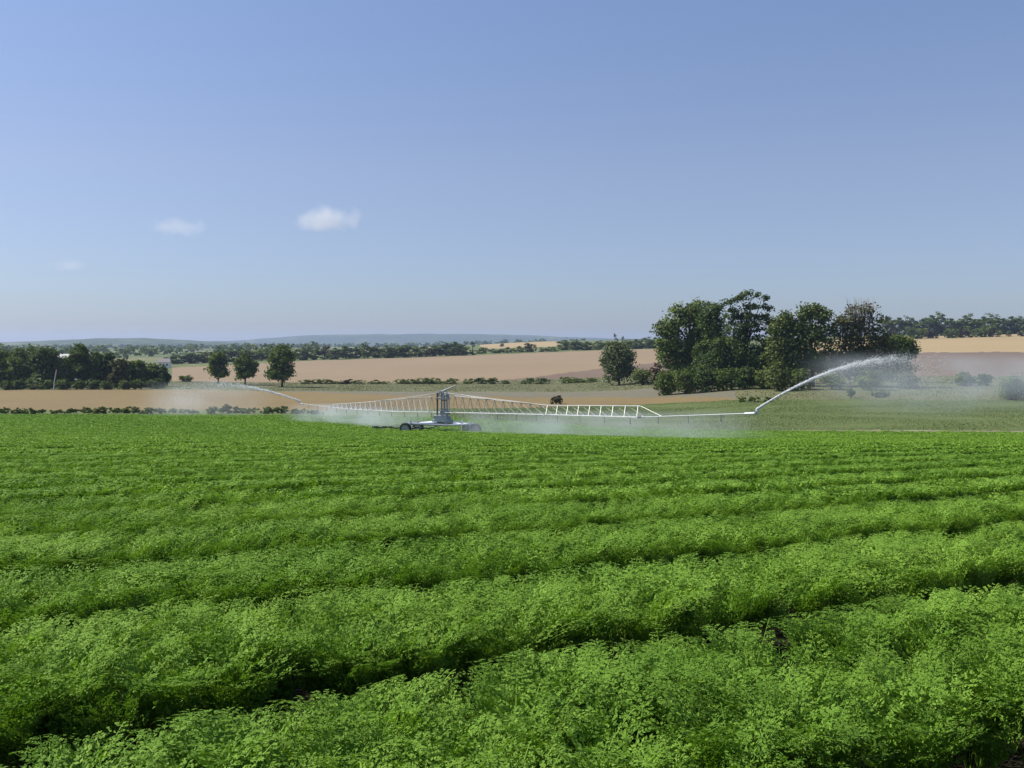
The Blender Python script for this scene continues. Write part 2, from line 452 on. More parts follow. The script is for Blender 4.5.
# ------------------------------------------------------------------ crop
ANG = math.radians(56.5)
DIR = np.array([math.sin(ANG), math.cos(ANG)]); NRM = np.array([-math.cos(ANG), math.sin(ANG)])
GAP0 = 3.54; PITCH = 1.9

def frond_variant(r, level):
    """one carrot leaf, base at the origin, arching along +x; returns (n,4,3)"""
    L = r.uniform(.40, .54); spread = r.uniform(.36, 1.0)
    def pos(t): return np.array([L * spread * (.22 * t + .46 * t * t), 0, L * 1.36 * (1.08 * t - (.18 + .30 * spread) * t * t)])
    sag = r.normal(0, .05)
    Q = []
    def kite(p, d, nrm, l, w):
        d = d / np.linalg.norm(d); s = np.cross(nrm, d); s /= (np.linalg.norm(s) + 1e-9)
        m = p + d * l * .42
        Q.append([p, m + s * w / 2, p + d * l + nrm * l * r.uniform(-.25, .1), m - s * w / 2])
    npair = {1: 9, 2: 7, 3: 6}[level]
    for i in range(npair):
        t = .36 + .60 * i / (npair - 1)
        p = pos(t); tang = pos(min(1, t + .02)) - pos(t - .02); tang /= np.linalg.norm(tang)
        up = np.cross(np.array([0, 1.0, 0]), tang) * -1
        up = np.cross(tang, np.array([0, 1.0, 0])); up = up if up[2] > 0 else -up
        ll = (.100 - .068 * (i / (npair - 1))) * r.uniform(.85, 1.15)
        for s in (-1, 1):
            d = tang * .62 + np.array([0, s * .8, 0]) + up * r.uniform(-.25, .2)
            d /= np.linalg.norm(d)
            nn = up + np.array([0, s * r.normal(0, .3), 0]) + r.normal(0, .25, 3); nn /= np.linalg.norm(nn)
            if level == 1:
                side = np.cross(nn, d)
                for k in range(4):
                    q = p + d * ll * (.22 + .2 * k) + up * r.normal(0, .003)
                    for s2 in (-1, 1):
                        kite(q, d * .7 + side * s2 * .75 + up * r.normal(0, .2), nn + r.normal(0, .3, 3), ll * .27 * r.uniform(.8, 1.2), ll * .145)
                kite(p + d * ll * .8, d, nn, ll * .3, ll * .14)
            elif level == 2:
                side = np.cross(nn, d)
                kite(p + d * ll * .62, d, nn, ll * .42, ll * .20)
                for s2 in (-1, 1):
                    kite(p + d * ll * .34, d * .7 + side * s2 * .7 + up * r.normal(0, .2), nn + r.normal(0, .3, 3), ll * .42, ll * .20)
                kite(p, d, nn, ll * .4, ll * .16)
            else:
                kite(p + d * ll * .15, d, nn, ll * 1.0, ll * .5)
    # leaf stalk
    for t0, t1 in ((.0, .5), (.5, 1.0)):
        a, b = pos(t0), pos(t1); w = .0026 if level < 3 else .004
        Q.append([a + [0, -w, 0], a + [0, w, 0], b + [0, w * .5, 0], b + [0, -w * .5, 0]])
    if level == 1:
        tp = pos(1.0); kite(tp, pos(1) - pos(.96), np.array([0, 0, 1.0]), .02, .009)
    return np.array(Q)

def build_crop():
    r = np.random.default_rng(21)
    NV = 14
    var = {lv: [frond_variant(r, lv) for _ in range(NV)] for lv in (1, 2, 3)}
    acc = {}          # bed index -> list of (quads, tint)
    def patchy(x, y):
        return (.5 + .13 * np.sin(x * .9 + 1.3 * np.sin(y * .7)) * np.sin(y * 1.1 + x * .25) + .09 * np.sin(x * 2.9 + y * 1.7) * np.sin(y * 3.3 - x * .6)
                + .08 * np.sin(x * .17 + y * .11))
    def positions(dens, y0, y1, lat):
        """random plants per square metre between two depths, grouped in three lines per bed"""
        A = 2 * lat(y1) * (y1 - y0); n = int(A * dens)
        Y = r.uniform(y0, y1, n); X = r.uniform(-1, 1, n) * lat(y1)
        keep = np.abs(X) < lat(Y); X, Y = X[keep], Y[keep]
        nn = X * NRM[0] + Y * NRM[1]; k = np.floor((nn - GAP0) / PITCH).astype(int)
        f = (nn - GAP0) / PITCH - k
        # three seed bands inside the bed
        lanes = np.array([.275, .5, .725]); li = np.argmin(np.abs(f[:, None] - lanes), 1)
        fn = lanes[li] + r.normal(0, .055, len(f))
        fn = np.clip(fn, .205, .795); fn = np.where(y0 > 20, .5 + (r.random(len(f)) - .5) * .48, fn)
        d = (fn - f) * PITCH
        X = X + NRM[0] * d; Y = Y + NRM[1] * d
        ok = Y < tab(512 + F * X / np.maximum(Y, 1), CROP_END) - .5
        return X[ok], Y[ok], k[ok], fn[ok]
    def add(k, Q, T):
        acc.setdefault(k, []).append((Q.astype(np.float32), T.astype(np.float32)))
    specs = [  # level, density, y0, y1, fronds, size
        (1, 33, 1.2, 5.2, 11, 1.0), (2, 30, 5.2, 12.0, 10, 1.0), (3, 25, 12.0, 26.0, 8, 1.03)]
    for lv, dens, y0, y1, nf, size in specs:
        X, Y, k, fn = positions(dens, y0, y1, lambda y: .515 * y + 1.6)
        pt = patchy(X, Y)
        edge = np.abs(fn - .5) / .31
        hs = (1 - .12 * np.clip(edge, 0, 1) ** 2.5) * r.normal(1, .075, len(X)) * (1 + .05 * np.sin(X * 2.1 + Y * .8) * np.sin(Y * 1.9 - X))
        zg = terr(X, Y)
        for j in range(nf):
            vi = r.integers(0, NV, len(X))
            # leaves lean mostly away from the middle line of the bed
            lean = np.where(fn > .62, 1, np.where(fn < .38, -1, 0))
            a0 = np.arctan2(NRM[1] * lean, NRM[0] * lean)
            a = np.where((lean != 0) & (r.random(len(X)) < .2), a0 + r.normal(0, .8, len(X)), r.uniform(0, 2 * math.pi, len(X)))
            s = hs * size * r.uniform(.72, 1.1, len(X))
            tl = r.normal(0, .13, len(X))
            for v in range(NV):
                m = np.nonzero(vi == v)[0]
                if not len(m): continue
                q = var[lv][v]                       # (n,4,3)
                ca, sa = np.cos(a[m]), np.sin(a[m])
                x = q[None, ..., 0] * s[m][:, None, None]; y = q[None, ..., 1] * s[m][:, None, None]; z = q[None, ..., 2] * s[m][:, None, None]
                W = np.empty((len(m),) + q.shape, np.float32)
                W[..., 0] = x * ca[:, None, None] - y * sa[:, None, None] + X[m][:, None, None]
                W[..., 1] = x * sa[:, None, None] + y * ca[:, None, None] + Y[m][:, None, None]
                W[..., 2] = z + zg[m][:, None, None]
                # the bed stays compact: level top, tidy flanks along the furrow
                kc = GAP0 + (k[m] + .5) * PITCH
                al = (W[..., 0] * DIR[0] + W[..., 1] * DIR[1])
                dn = W[..., 0] * NRM[0] + W[..., 1] * NRM[1] - kc[:, None, None]
                ad = np.abs(dn)
                lim = {1: .605, 2: .50, 3: .44}[lv] + .028 * np.sin(al * 3.1 + kc[:, None, None] * 5) + .02 * np.sin(al * 7.7 + kc[:, None, None] * 11)
                nw = np.where(ad > lim, lim + .12 * np.tanh((ad - lim) / .12), ad)
                sh = (nw - ad) * np.sign(dn)
                W[..., 0] += sh * NRM[0]; W[..., 1] += sh * NRM[1]
                soft = {1: .13, 2: .055, 3: .03}[lv]; cap = ({1: .365, 2: .385, 3: .40}[lv] + .010 * np.sin(al * 2.3 + kc[:, None, None])) * (1 - .30 * np.clip((nw - .46) / .24, 0, 1) ** 2)
                zl = W[..., 2] - zg[m][:, None, None]
                W[..., 2] = np.where(zl > cap, cap + soft * np.tanh((zl - cap) / soft), zl) + zg[m][:, None, None]
                T = np.clip(pt[m][:, None] + tl[m][:, None] + r.normal(0, .12, (len(m), q.shape[0])), 0, 1)
                for kk in np.unique(k[m]):
                    w = k[m] == kk
                    add(int(kk), W[w].reshape(-1, 4, 3), T[w].ravel())
    # farther off the leaves are built as larger sprays
    for dens, y0, y1, ls in ((700, 26, 45, .085), (290, 45, 80, .125), (95, 80, 112, .19), (60, 112, 168, .25)):
        X, Y, k, fn = positions(dens, y0, y1, lambda y: .515 * y + 2.0)
        n = len(X)
        edge = np.abs(fn - .5) / .31
        h = .46 * (1 - .30 * np.clip(edge, 0, 1) ** 5) * (1 + .05 * np.sin(X * 2.1 + Y * .8) * np.sin(Y * 1.9 - X)) * (1 - np.abs(r.normal(0, .10, n)))
        X2 = X + r.normal(0, .04, n); Y2 = Y + r.normal(0, .04, n)
        c = np.stack([X2, Y2, terr(X2, Y2) + h - ls * .3], 1)
        nrm = r.normal(0, .55, (n, 3)); nrm[:, 2] = np.abs(nrm[:, 2]) + .75
        nrm /= np.linalg.norm(nrm, axis=1)[:, None]
        d = np.cross(nrm, r.normal(0, 1, (n, 3))); d /= np.linalg.norm(d, axis=1)[:, None]
        s = np.cross(nrm, d)
        l = ls * r.uniform(.7, 1.3, n)[:, None]; w = l * .33
        Q = np.stack([c - d * l * .5, c + s * w, c + d * l * .5, c - s * w], 1)
        T = np.clip(patchy(X, Y) + r.normal(0, .22, n), 0, 1)
        for kk in np.unique(k):
            m = k == kk
            add(int(kk), Q[m], T[m])
    ordn = ['second', 'third', 'fourth', 'fifth', 'sixth', 'seventh', 'eighth', 'ninth', 'tenth', 'eleventh', 'twelfth']
    keys = sorted(acc)
    rest = []
    seen = 0
    for kk in keys:
        Q = np.concatenate([a for a, _ in acc[kk]]); T = np.concatenate([b for _, b in acc[kk]])
        if kk < -2 or kk > 9:
            rest.append((Q, T)); continue
        o = link('carrot_bed', quads_mesh('carrot_bed', Q, T), M['carrot'])
        lab = {-2: 'green carrot bed just inside the bottom right corner, in front of all the others',
               -1: 'leafy carrot bed filling the bottom right, below the nearest dark furrow',
               0: 'leafy carrot bed between the nearest two dark furrows, running to the right edge'}.get(kk) or \
              'leafy green carrot bed, the %s one behind the nearest dark furrow' % ordn[kk - 1]
        tag(o, lab, 'carrot bed', 'carrot beds with dark furrows between them')
    Q = np.concatenate([a for a, _ in rest]); T = np.concatenate([b for _, b in rest])
    o = link('carrot_crop', quads_mesh('carrot_crop', Q, T), M['carrot'])
    tag(o, 'far green carrot crop whose rows merge into one carpet up to the irrigator', 'carrot crop', kind='stuff')
    print('crop quads', sum(len(a) for v in acc.values() for a, _ in v))
build_crop()

# ------------------------------------------------------------------ plants
def unit(v): return v / (np.linalg.norm(v, axis=-1, keepdims=True) + 1e-9)

def leaves(r, lobes, n, leaf, per=30, clump=.6, zmin=0.0, flat=1.0, shell=.72):
    lob = np.array(lobes, float)
    wts = (lob[:, 3] * lob[:, 4] * lob[:, 5]) ** (2 / 3); wts /= wts.sum()
    nc = max(4, n // per)
    li = r.choice(len(lob), nc, p=wts)
    d = unit(r.normal(0, 1, (nc, 3)))
    rad = shell + (1 - shell) * r.random(nc)
    rad = np.where(r.random(nc) < .15, r.random(nc) * shell, rad)
    cc = lob[li, :3] + d * lob[li, 3:6] * rad[:, None]
    outw = unit(d / lob[li, 3:6])
    cs = clump * r.uniform(.6, 1.4, nc)
    ci = r.integers(0, nc, n)
    p = cc[ci] + np.clip(r.normal(0, 1, (n, 3)), -1.7, 1.7) * cs[ci][:, None] * np.array([1, 1, .65 * flat])
    k = p[:, 2] > zmin
    p, ci = p[k], ci[k]; n = len(p)
    nr = unit(outw[ci] * .7 + r.normal(0, .55, (n, 3)) + np.array([0, 0, .35]))
    t = unit(np.cross(nr, r.normal(0, 1, (n, 3)))); b = np.cross(nr, t)
    l = leaf * r.uniform(.55, 1.25, n)[:, None]
    a = r.uniform(.35, .6, (n, 1)); c2 = r.uniform(.35, .6, (n, 1))
    Q = np.stack([p - t * l * .5, p + b * l * a, p + t * l * .55, p - b * l * c2], 1)
    ct = r.normal(.45, .20, nc)
    T = np.clip(ct[ci] + r.normal(0, .15, n), 0, 1)
    return Q, T

def trunk_mb(r, h, rad, lobes, spread=.6, nl=None):
    m = MB()
    lean = r.normal(0, .02 * h, 2)
    pts = [np.array([lean[0] * t ** 2 + .01 * h * math.sin(5 * t), lean[1] * t ** 2, h * t - .3 * (t == 0)]) for t in (0, .08, .25, .5, .75, 1)]
    m.tube(pts, [rad * 1.5, rad * 1.05, rad * .9, rad * .7, rad * .42, rad * .15], 8)
    for lb in (lobes if nl is None else lobes[:nl]):
        t = r.uniform(.3, .7); k = min(4, int(t * 5)); s = pts[2] + (pts[4] - pts[2]) * r.uniform(0, 1)
        e = np.array(lb[:3]) + np.array([0, 0, lb[5] * .2]); mid = (s + e) / 2 + np.array([0, 0, .06 * h]) + r.normal(0, .02 * h, 3)
        m.tube([s, mid, e], [rad * .38, rad * .24, rad * .07], 5)
    return m

def auto_lobes(r, w, h, base, n, top_round=.5):
    """lobes filling a crown of width w between base and h"""
    L = []
    H = h - base
    for i in range(n):
        t = r.random() ** .8
        env = math.sin(math.pi * (.26 + .68 * t)) ** top_round
        a = r.uniform(0, 2 * math.pi); q = math.sqrt(r.random())
        rr = w * r.uniform(.16, .25)
        R = max(0, w * .5 * env - rr) * q
        rz = rr * r.uniform(.65, .95)
        z = base + rz + t * (H - 2 * rz)
        L.append((R * math.cos(a), R * math.sin(a), z, rr, rr, rz))
    L.append((0, 0, base + H * .45, w * .27, w * .27, H * .36))
    L.append((r.normal(0, w * .05), 0, h - w * .17, w * .2, w * .2, w * .17))
    return L

def tree_meshes(seed, w, h, base, nl, nleaf, leaf, mat, clump=None, trunk_r=None, lobes=None, top_round=.5, bark='bark', zmin=.05, flat=1.0, shell=.72, per=30):
    r = np.random.default_rng(seed)
    lb = lobes or auto_lobes(r, w, h, base, nl, top_round)
    Q, T = leaves(r, lb, nleaf, leaf, clump=clump or w * .07, zmin=zmin, flat=flat, shell=shell, per=per)
    cm = quads_mesh('crown', Q, T); cm.materials.append(M[mat])
    tm_b = trunk_mb(r, h * .86, trunk_r or h * .025, lb, nl=10)
    tm = poly_mesh('trunk', tm_b.v, tm_b.f, True); tm.materials.append(M[bark])
    return cm, tm

def plant_thing(name, meshes, loc, rz, s, label, cat, group):
    e = empty(name, loc, rz)
    e.scale = s if hasattr(s, '__len__') else (s, s, s)
    tag(e, label, cat, group)
    link('crown' if cat == 'tree' else 'foliage', meshes[0], None, e)
    link('trunk' if cat == 'tree' else 'stem', meshes[1], None, e)
    return e

ORD = ['first', 'second', 'third', 'fourth', 'fifth', 'sixth', 'seventh', 'eighth', 'ninth', 'tenth', 'eleventh', 'twelfth', 'thirteenth',
       'fourteenth', 'fifteenth', 'sixteenth', 'seventeenth', 'eighteenth', 'nineteenth', 'twentieth', 'twenty-first', 'twenty-second', 'twenty-third', 'twenty-fourth']

# --- big clump of trees on the right -------------------------------------------------
def px_tree(name, px, base_row, top_row, wpx, label, cat, group, seed, nleaf, leaf, mat, nl=16, base=.08, depth=None, **kw):
    p = at(px, depth) if depth else atrow(px, base_row)
    Y = p[1]
    top_z = (HOR - top_row) * Y / F + CAMZ
    h = top_z - p[2]; w = wpx * Y / F
    ms = tree_meshes(seed, w, h, h * base, nl, nleaf, leaf, mat, **kw)
    p[2] -= .05
    return plant_thing(name, ms, p, 0, 1, label, cat, group)

def lobes_px(px0, row0, Y, items, depth=.8, gz=0):
    """lobes given by picture place and size at one distance: (px,row,rx px,rz px[,dy])"""
    k = Y / F; L = []
    for it in items:
        px, row, rx, rz = it[:4]; dy = it[4] if len(it) > 4 else 0
        L.append(((px - px0) * k, dy, (row0 - row) * k, rx * k, rx * k * depth, rz * k))
    return L

G_CL = 'trees in the big clump right of the irrigator'
def clump_tree(name, px0, row0, Y, items, label, seed, nleaf, leaf, mat, **kw):
    p = atrow(px0, row0 + 2); p[2] -= .05; Y = p[1]
    # picture row of the real foot of the tree
    row0 = HOR - F * (p[2] - CAMZ) / Y
    L = lobes_px(px0, row0, Y, items)
    h = max(l[2] + l[5] for l in L)
    ms = tree_meshes(seed, 10, h, 1, 1, nleaf, leaf, mat, lobes=L, clump=kw.pop('clump', .75), **kw)
    return plant_thing(name, ms, p, 0, 1, label, 'tree', G_CL)

clump_tree('broadleaf_tree', 690, 384, 236, [(672, 325, 12, 12), (668, 342, 11, 12), (684, 312, 13, 10), (700, 307, 11, 7), (695, 322, 15, 12), (680, 348, 15, 14), (700, 345, 14, 16), (664, 355, 9, 10), (676, 365, 14, 14), (695, 368, 14, 13), (662, 330, 6, 6), (706, 330, 10, 12)],
           'large dark green round tree at the left end of the big tree clump', 101, 14000, .55, 'oak')
clump_tree('broadleaf_tree', 716, 384, 244, [(714, 312, 9, 9), (712, 325, 11, 12), (718, 340, 13, 12), (708, 352, 13, 12), (720, 362, 14, 14), (706, 318, 7, 7), (722, 350, 11, 12)],
           'dark narrow tree pressed between the round tree and the tall open tree', 102, 10500, .5, 'dark')
clump_tree('broadleaf_tree', 746, 383, 226, [(750, 295, 12, 4.2), (740, 299, 7, 3.6), (762, 299, 6, 4), (729, 301, 7, 2.8), (736, 308, 8, 3.4), (750, 306, 8, 4), (765, 308, 7, 4), (722, 306, 4, 2), (744, 315, 13, 5), (763, 318, 10, 6), (730, 316, 9, 4.5), (772, 322, 6, 5), (755, 326, 15, 8), (736, 328, 13, 8), (771, 333, 10, 8), (746, 340, 17, 9), (768, 347, 14, 10), (733, 345, 13, 9), (754, 355, 16, 10), (776, 360, 10, 11), (770, 372, 12, 10)],
           'tallest tree of the clump, with an open airy crown showing sky between its leaves', 103, 11500, .45, 'dark', clump=.5, shell=.6, per=24, flat=.8)
clump_tree('ivy_tree', 738, 384, 220, [(722, 348, 12, 10), (735, 356, 14, 12), (750, 362, 14, 14), (762, 368, 11, 12), (712, 366, 14, 14), (728, 372, 15, 12), (746, 376, 15, 9), (764, 378, 9, 6), (700, 374, 12, 10)],
           'low very dark bushy tree under the tallest tree', 104, 13000, .5, 'dark')
clump_tree('broadleaf_tree', 812, 384, 232, [(806, 314, 7, 8), (814, 310, 7, 5), (820, 318, 9, 9), (800, 325, 9, 9), (812, 330, 13, 11), (790, 330, 8, 10), (796, 342, 13, 12), (818, 346, 14, 13), (782, 345, 8, 10), (790, 358, 13, 12), (808, 362, 14, 13), (826, 362, 12, 13), (830, 330, 7, 8), (786, 320, 5, 5), (825, 312, 5, 5), (782, 366, 10, 12), (794, 374, 12, 9), (778, 342, 9, 12), (776, 356, 10, 12), (783, 329, 7, 9), (778, 374, 11, 9), (777, 326, 8, 8), (786, 319, 7, 7)],
           'lighter green tall tree in the middle of the right half of the clump', 105, 18000, .5, 'light')
def twiggy():
    clump_tree('broadleaf_tree', 862, 384, 226, [(852, 312, 6, 5), (866, 310, 8, 5), (878, 318, 6, 6), (845, 322, 7, 7), (858, 326, 12, 9), (876, 332, 10, 9), (846, 338, 12, 11), (866, 344, 15, 12), (884, 346, 11, 10), (850, 356, 14, 12), (870, 360, 16, 13), (888, 360, 10, 10), (838, 360, 10, 12), (855, 372, 14, 9), (874, 374, 13, 8)],
               'brownish tree with bare twigs at its top, towards the right end of the clump', 106, 13000, .48, 'russet')
    e = bpy.context.scene.objects[[o.name for o in C.objects if o.get('label', '').startswith('brownish tree with bare')][0]]
    r = np.random.default_rng(5); m = MB(); k = e.location[1] / F
    for i in range(46):
        a = r.uniform(-16, 16); s = np.array([a * .7 * k, r.normal(0, 1), (384 - r.uniform(318, 332)) * k + 0.9])
        t = np.array([a * k + r.normal(0, .4), r.normal(0, 1.4), (384 - r.uniform(298, 309)) * k + .9])
        m.tube([s, (s + t) / 2 + r.normal(0, .25, 3), t], [.09, .06, .02], 4)
    m.build('bare_twigs', M['palebark'], e)
twiggy()
clump_tree('broadleaf_tree', 897, 380, 221, [(896, 340, 10, 5), (906, 345, 9, 6), (890, 350, 10, 8), (902, 355, 10, 7), (911, 350, 5, 5), (894, 364, 11, 8), (905, 368, 9, 7), (886, 372, 10, 7)],
           'low rounded dark tree at the right end of the clump, above the water jet', 107, 8000, .48, 'oak')
# lower shrubs in front of the clump
def px_bush(name, px, base_row, top_row, wpx, label, group, seed, n, leaf, mat, Y=None, **kw):
    p = at(px, Y) if Y else atrow(px, base_row)
    Y = p[1]; k = Y / F
    row0 = HOR - F * (p[2] - CAMZ) / Y
    h = max(.6, (row0 - top_row) * k); w = wpx * k
    r = np.random.default_rng(seed)
    L = []
    for i in range(7):
        rr = w * r.uniform(.18, .27); rz = h * r.uniform(.24, .36)
        L.append((r.uniform(-.5, .5) * (w - 2 * rr), r.uniform(-.3, .3) * w * .7, rz * .7 + r.random() * (h - 1.7 * rz), rr, rr, rz))
    L.append((0, 0, h * .5, w * .32, w * .28, h * .48))
    ms = tree_meshes(seed, w, h, .1, 1, n, leaf, mat, lobes=L, clump=min(w, h) * .10, trunk_r=.05 * h + .02, zmin=.02, **kw)
    p[2] -= .05
    return plant_thing(name, ms, p, 0, 1, label, 'bush', group)
GB = 'bushes around the foot of the big tree clump'
px_bush('bush', 643, 385, 367, 30, 'low yellow-green bush between the lone bushy tree and the big clump', GB, 201, 2500, .4, 'light')
px_bush('copper_bush', 657, 384, 361, 15, 'small copper red bush at the left foot of the big clump', GB, 202, 1100, .4, 'copper', Y=243)
px_bush('bush', 778, 387, 362, 28, 'light green bush in front of the pale tall tree, left of two', GB, 203, 2400, .4, 'light', Y=206)
px_bush('bush', 802, 387, 368, 26, 'light green bush in front of the pale tall tree, right of two', GB, 204, 2200, .4, 'light', Y=208)
px_bush('bush', 832, 387, 371, 30, 'olive bush under the water jet in front of the brownish tree', GB, 205, 2200, .4, 'scrub', Y=208)
px_bush('bush', 868, 387, 369, 32, 'olive bush behind the falling spray below the end of the water jet', GB, 206, 2200, .4, 'scrub', Y=208)
px_bush('bush', 908, 387, 371, 26, 'grey-green bush seen through spray just right of the clump', GB, 207, 1900, .4, 'willow', Y=212)
for i, (px, top, w, mt) in enumerate([(668, 367, 26, 'oak'), (686, 369, 26, 'scrub'), (704, 366, 28, 'dark'), (724, 369, 28, 'oak'), (745, 366, 28, 'dark'), (764, 369, 24, 'scrub')]):
    px_bush('bush', px, 386, top, w, 'dark bush under the left half of the big clump, %s from its left end' % ORD[i], GB, 270 + i, 2600, .42, mt, Y=[222, 220, 218, 217, 215, 213][i])
# lone bushy tree left of the clump
px_tree('broadleaf_tree', 619, 385, 341, 42, 'lone bushy grey-green tree at the field edge, left of the big clump', 'tree', None, 110, 11000, .55, 'willow', nl=22, base=-.06, top_round=.28)
# three oaks on the left
G3 = 'three oaks at the edge of the stubble on the left'
px_tree('oak_tree', 218, 384, 352, 26, 'smallest dark oak of three, left one, behind the tip of the left water jet', 'tree', G3, 111, 5200, .6, 'oak', nl=15, base=.10)
px_tree('oak_tree', 245, 385, 350, 28, 'dark oak with an open ragged crown, middle one of the three', 'tree', G3, 112, 5200, .6, 'oak', nl=14, base=.12)
px_tree('oak_tree', 282, 387, 346, 38, 'largest dark oak of three, right one, with a short visible trunk', 'tree', G3, 113, 7500, .6, 'oak', nl=17, base=.09)
px_bush('bush', 185.5, 382, 374.5, 13, 'small dark bush alone between the left wood and the three oaks', None, 208, 1300, .4, 'oak')

# --- wood on the left -----------------------------------------------------------------
GW = 'trees of the wood at the left edge'
wood = [(2, 346, 28, 'oak', 'dark tree at the very left edge of the left wood'), (24, 347.5, 27, 'oak', 'mid green tree second from the left edge in the left wood'),
        (45, 344.5, 31, 'dark', 'broad dark domed tree rising left of the pale pole'), (64, 354.6, 26, 'scrub', 'lower olive tree below the white roof in the left wood'),
        (79, 343, 21, 'oak', 'tall narrow tree standing above the left wood, right of the white roof'), (93, 352, 21, 'oak', 'mid green tree just right of the tall narrow tree in the left wood'),
        (107, 353, 21, 'dark', 'dark green tree in the middle of the right part of the left wood'), (121, 358, 20, 'russet', 'brownish tree in the right part of the left wood'),
        (136, 361, 22, 'oak', 'rounded tree third from the right end of the left wood'), (150, 364, 21, 'scrub', 'olive tree second from the right end of the left wood'),
        (162, 367, 14, 'dark', 'small dark tree at the right end of the left wood beside the white cottage')]
wr = np.random.default_rng(77)
for i, (px, top, w, mt, lab) in enumerate(wood):
    px_tree('broadleaf_tree', px, 388, top, w * 1.3, lab, 'tree', GW, 120 + i, 5200, .7, mt, nl=17, base=-.06, top_round=.26, depth=286 + float(wr.uniform(-6, 8)))
GWB = 'light bushes along the front of the left wood'
for i, px in enumerate((5, 19, 34, 48, 63, 77, 92, 108, 124, 141, 157)):
    px_bush('bush', px, 389, 379.5 + wr.uniform(-1.5, 2), 18, 'light olive bush in front of the left wood, %s from the left edge' % ORD[i], GWB, 220 + i, 1100, .45, ['light', 'scrub', 'willow', 'scrub'][i % 4], Y=270 + wr.uniform(-2, 2))

# --- copies of far trees --------------------------------------------------------------
far_var = {}
def dome(sd, rw, h):
    r = np.random.default_rng(sd + 900)
    L = [(0, 0, h * .44, rw * .80, rw * .80, h * .46)]
    for i in range(11):
        a = r.uniform(0, 6.28); t = r.uniform(.08, .90); q = rw * .72 * math.sin(math.pi * (.22 + .66 * t)) * r.uniform(.75, 1.05)
        b = rw * r.uniform(.26, .42)
        L.append((q * math.cos(a), q * math.sin(a), h * t, b, b, b * r.uniform(.7, 1.0) * (h / rw) * .36))
    return L
def far_mesh(mat, shape):
    if (mat, shape) not in far_var:
        sd = 300 + len(far_var)
        if shape == 'round': far_var[(mat, shape)] = tree_meshes(sd, 8, 10, .1, 16, 1900, .7, mat, clump=.5, lobes=dome(sd, 3.7, 10))
        elif shape == 'tall': far_var[(mat, shape)] = tree_meshes(sd, 6, 10, .1, 16, 1600, .65, mat, clump=.45, lobes=dome(sd, 2.8, 10))
        elif shape == 'cone': far_var[(mat, shape)] = tree_meshes(sd, 4, 10, .4, 6, 700, .6, mat, clump=.35,
                              lobes=[(0, 0, z, .9 * (10.3 - z) * .24, .9 * (10.3 - z) * .24, .9) for z in np.arange(.8, 10, .8)])
        else: far_var[(mat, shape)] = tree_meshes(sd, 8, 5, .1, 12, 1000, .6, mat, clump=.42, trunk_r=.12, lobes=dome(sd, 3.6, 5))
    return far_var[(mat, shape)]
far_done = {}
GM = 'bushes along the hedge line below the wide stubble field'
def far_plant(name, px, top_row, wpx, mat, shape, label, cat, group, base_row=None, Y=None):
    if group == GM: top_row -= 1.2 + random.uniform(-.3, 1.0); wpx *= random.uniform(1.3, 1.75)
    p = at(px, Y) if Y else atrow(px, base_row, 280)
    Y = p[1]; k = Y / F
    h = max(1.0, (HOR - top_row) * k + CAMZ - p[2]); w = wpx * k
    W0, H0 = {'round': (8, 10), 'tall': (6, 10), 'cone': (4, 10), 'bush': (8, 5)}[shape]
    p[2] -= .1 if shape == 'bush' else .35
    w *= {'round': 1.35, 'tall': 1.3, 'cone': 1.0, 'bush': 1.25}[shape]
    key = (mat, shape, name)
    rz = random.uniform(0, 6.28); s = (w / W0, w / W0, h / H0)
    if key not in far_done:
        far_done[key] = plant_thing(name, far_mesh(mat, shape), p, rz, s, label, cat, group)
        return far_done[key]
    src = far_done[key]
    e = src.copy(); C.objects.link(e)
    e.location = p; e.rotation_euler = (0, 0, rz); e.scale = s
    tag(e, label, cat, group)
    for ch in src.children:
        c = ch.copy(); C.objects.link(c); c.parent = e
    return e

GT = 'trees in the row above the wide stubble field'
tl = [(303, 345.5), (313, 346), (324, 344.5), (335, 346), (346, 344), (356, 345), (364.5, 342), (375, 345), (387, 343.5), (397, 345), (406, 343), (416, 345), (426, 345.5), (436, 344), (446, 341), (455, 339.5), (463, 344)]
for i, (px, top) in enumerate(tl):
    w = 13 + random.uniform(-1.5, 2)
    far_plant('broadleaf_tree', px, top, w, ['dark', 'oak', 'russet', 'dark', 'oak'][i % 5], ['round', 'tall'][i % 3 == 1],
              'dark green tree, %s from the left in the row above the wide stubble field' % ORD[i], 'tree', GT, Y=668 + (px - 300) * .17 + random.uniform(-8, 14))
far_plant('conifer_tree', 472.5, 340, 8, 'dark', 'cone', 'small pointed dark tree just right of the row above the wide stubble field', 'tree', GT, Y=700)
GL = 'grey-green trees behind the three oaks'
for i, (px, top) in enumerate([(176, 353), (190, 351), (203, 350), (216, 349), (231, 346.5), (247, 348), (262, 347), (276, 347.5), (290, 346)]):
    far_plant('broadleaf_tree', px, top, 17, ['oak', 'dark', 'scrub'][i % 3], ['round', 'tall'][i % 2],
              'blue-green far tree, %s from the left in the line behind the three oaks' % ORD[i], 'tree', GL, Y=640 + i * 8)
GM = 'bushes along the hedge line below the wide stubble field'
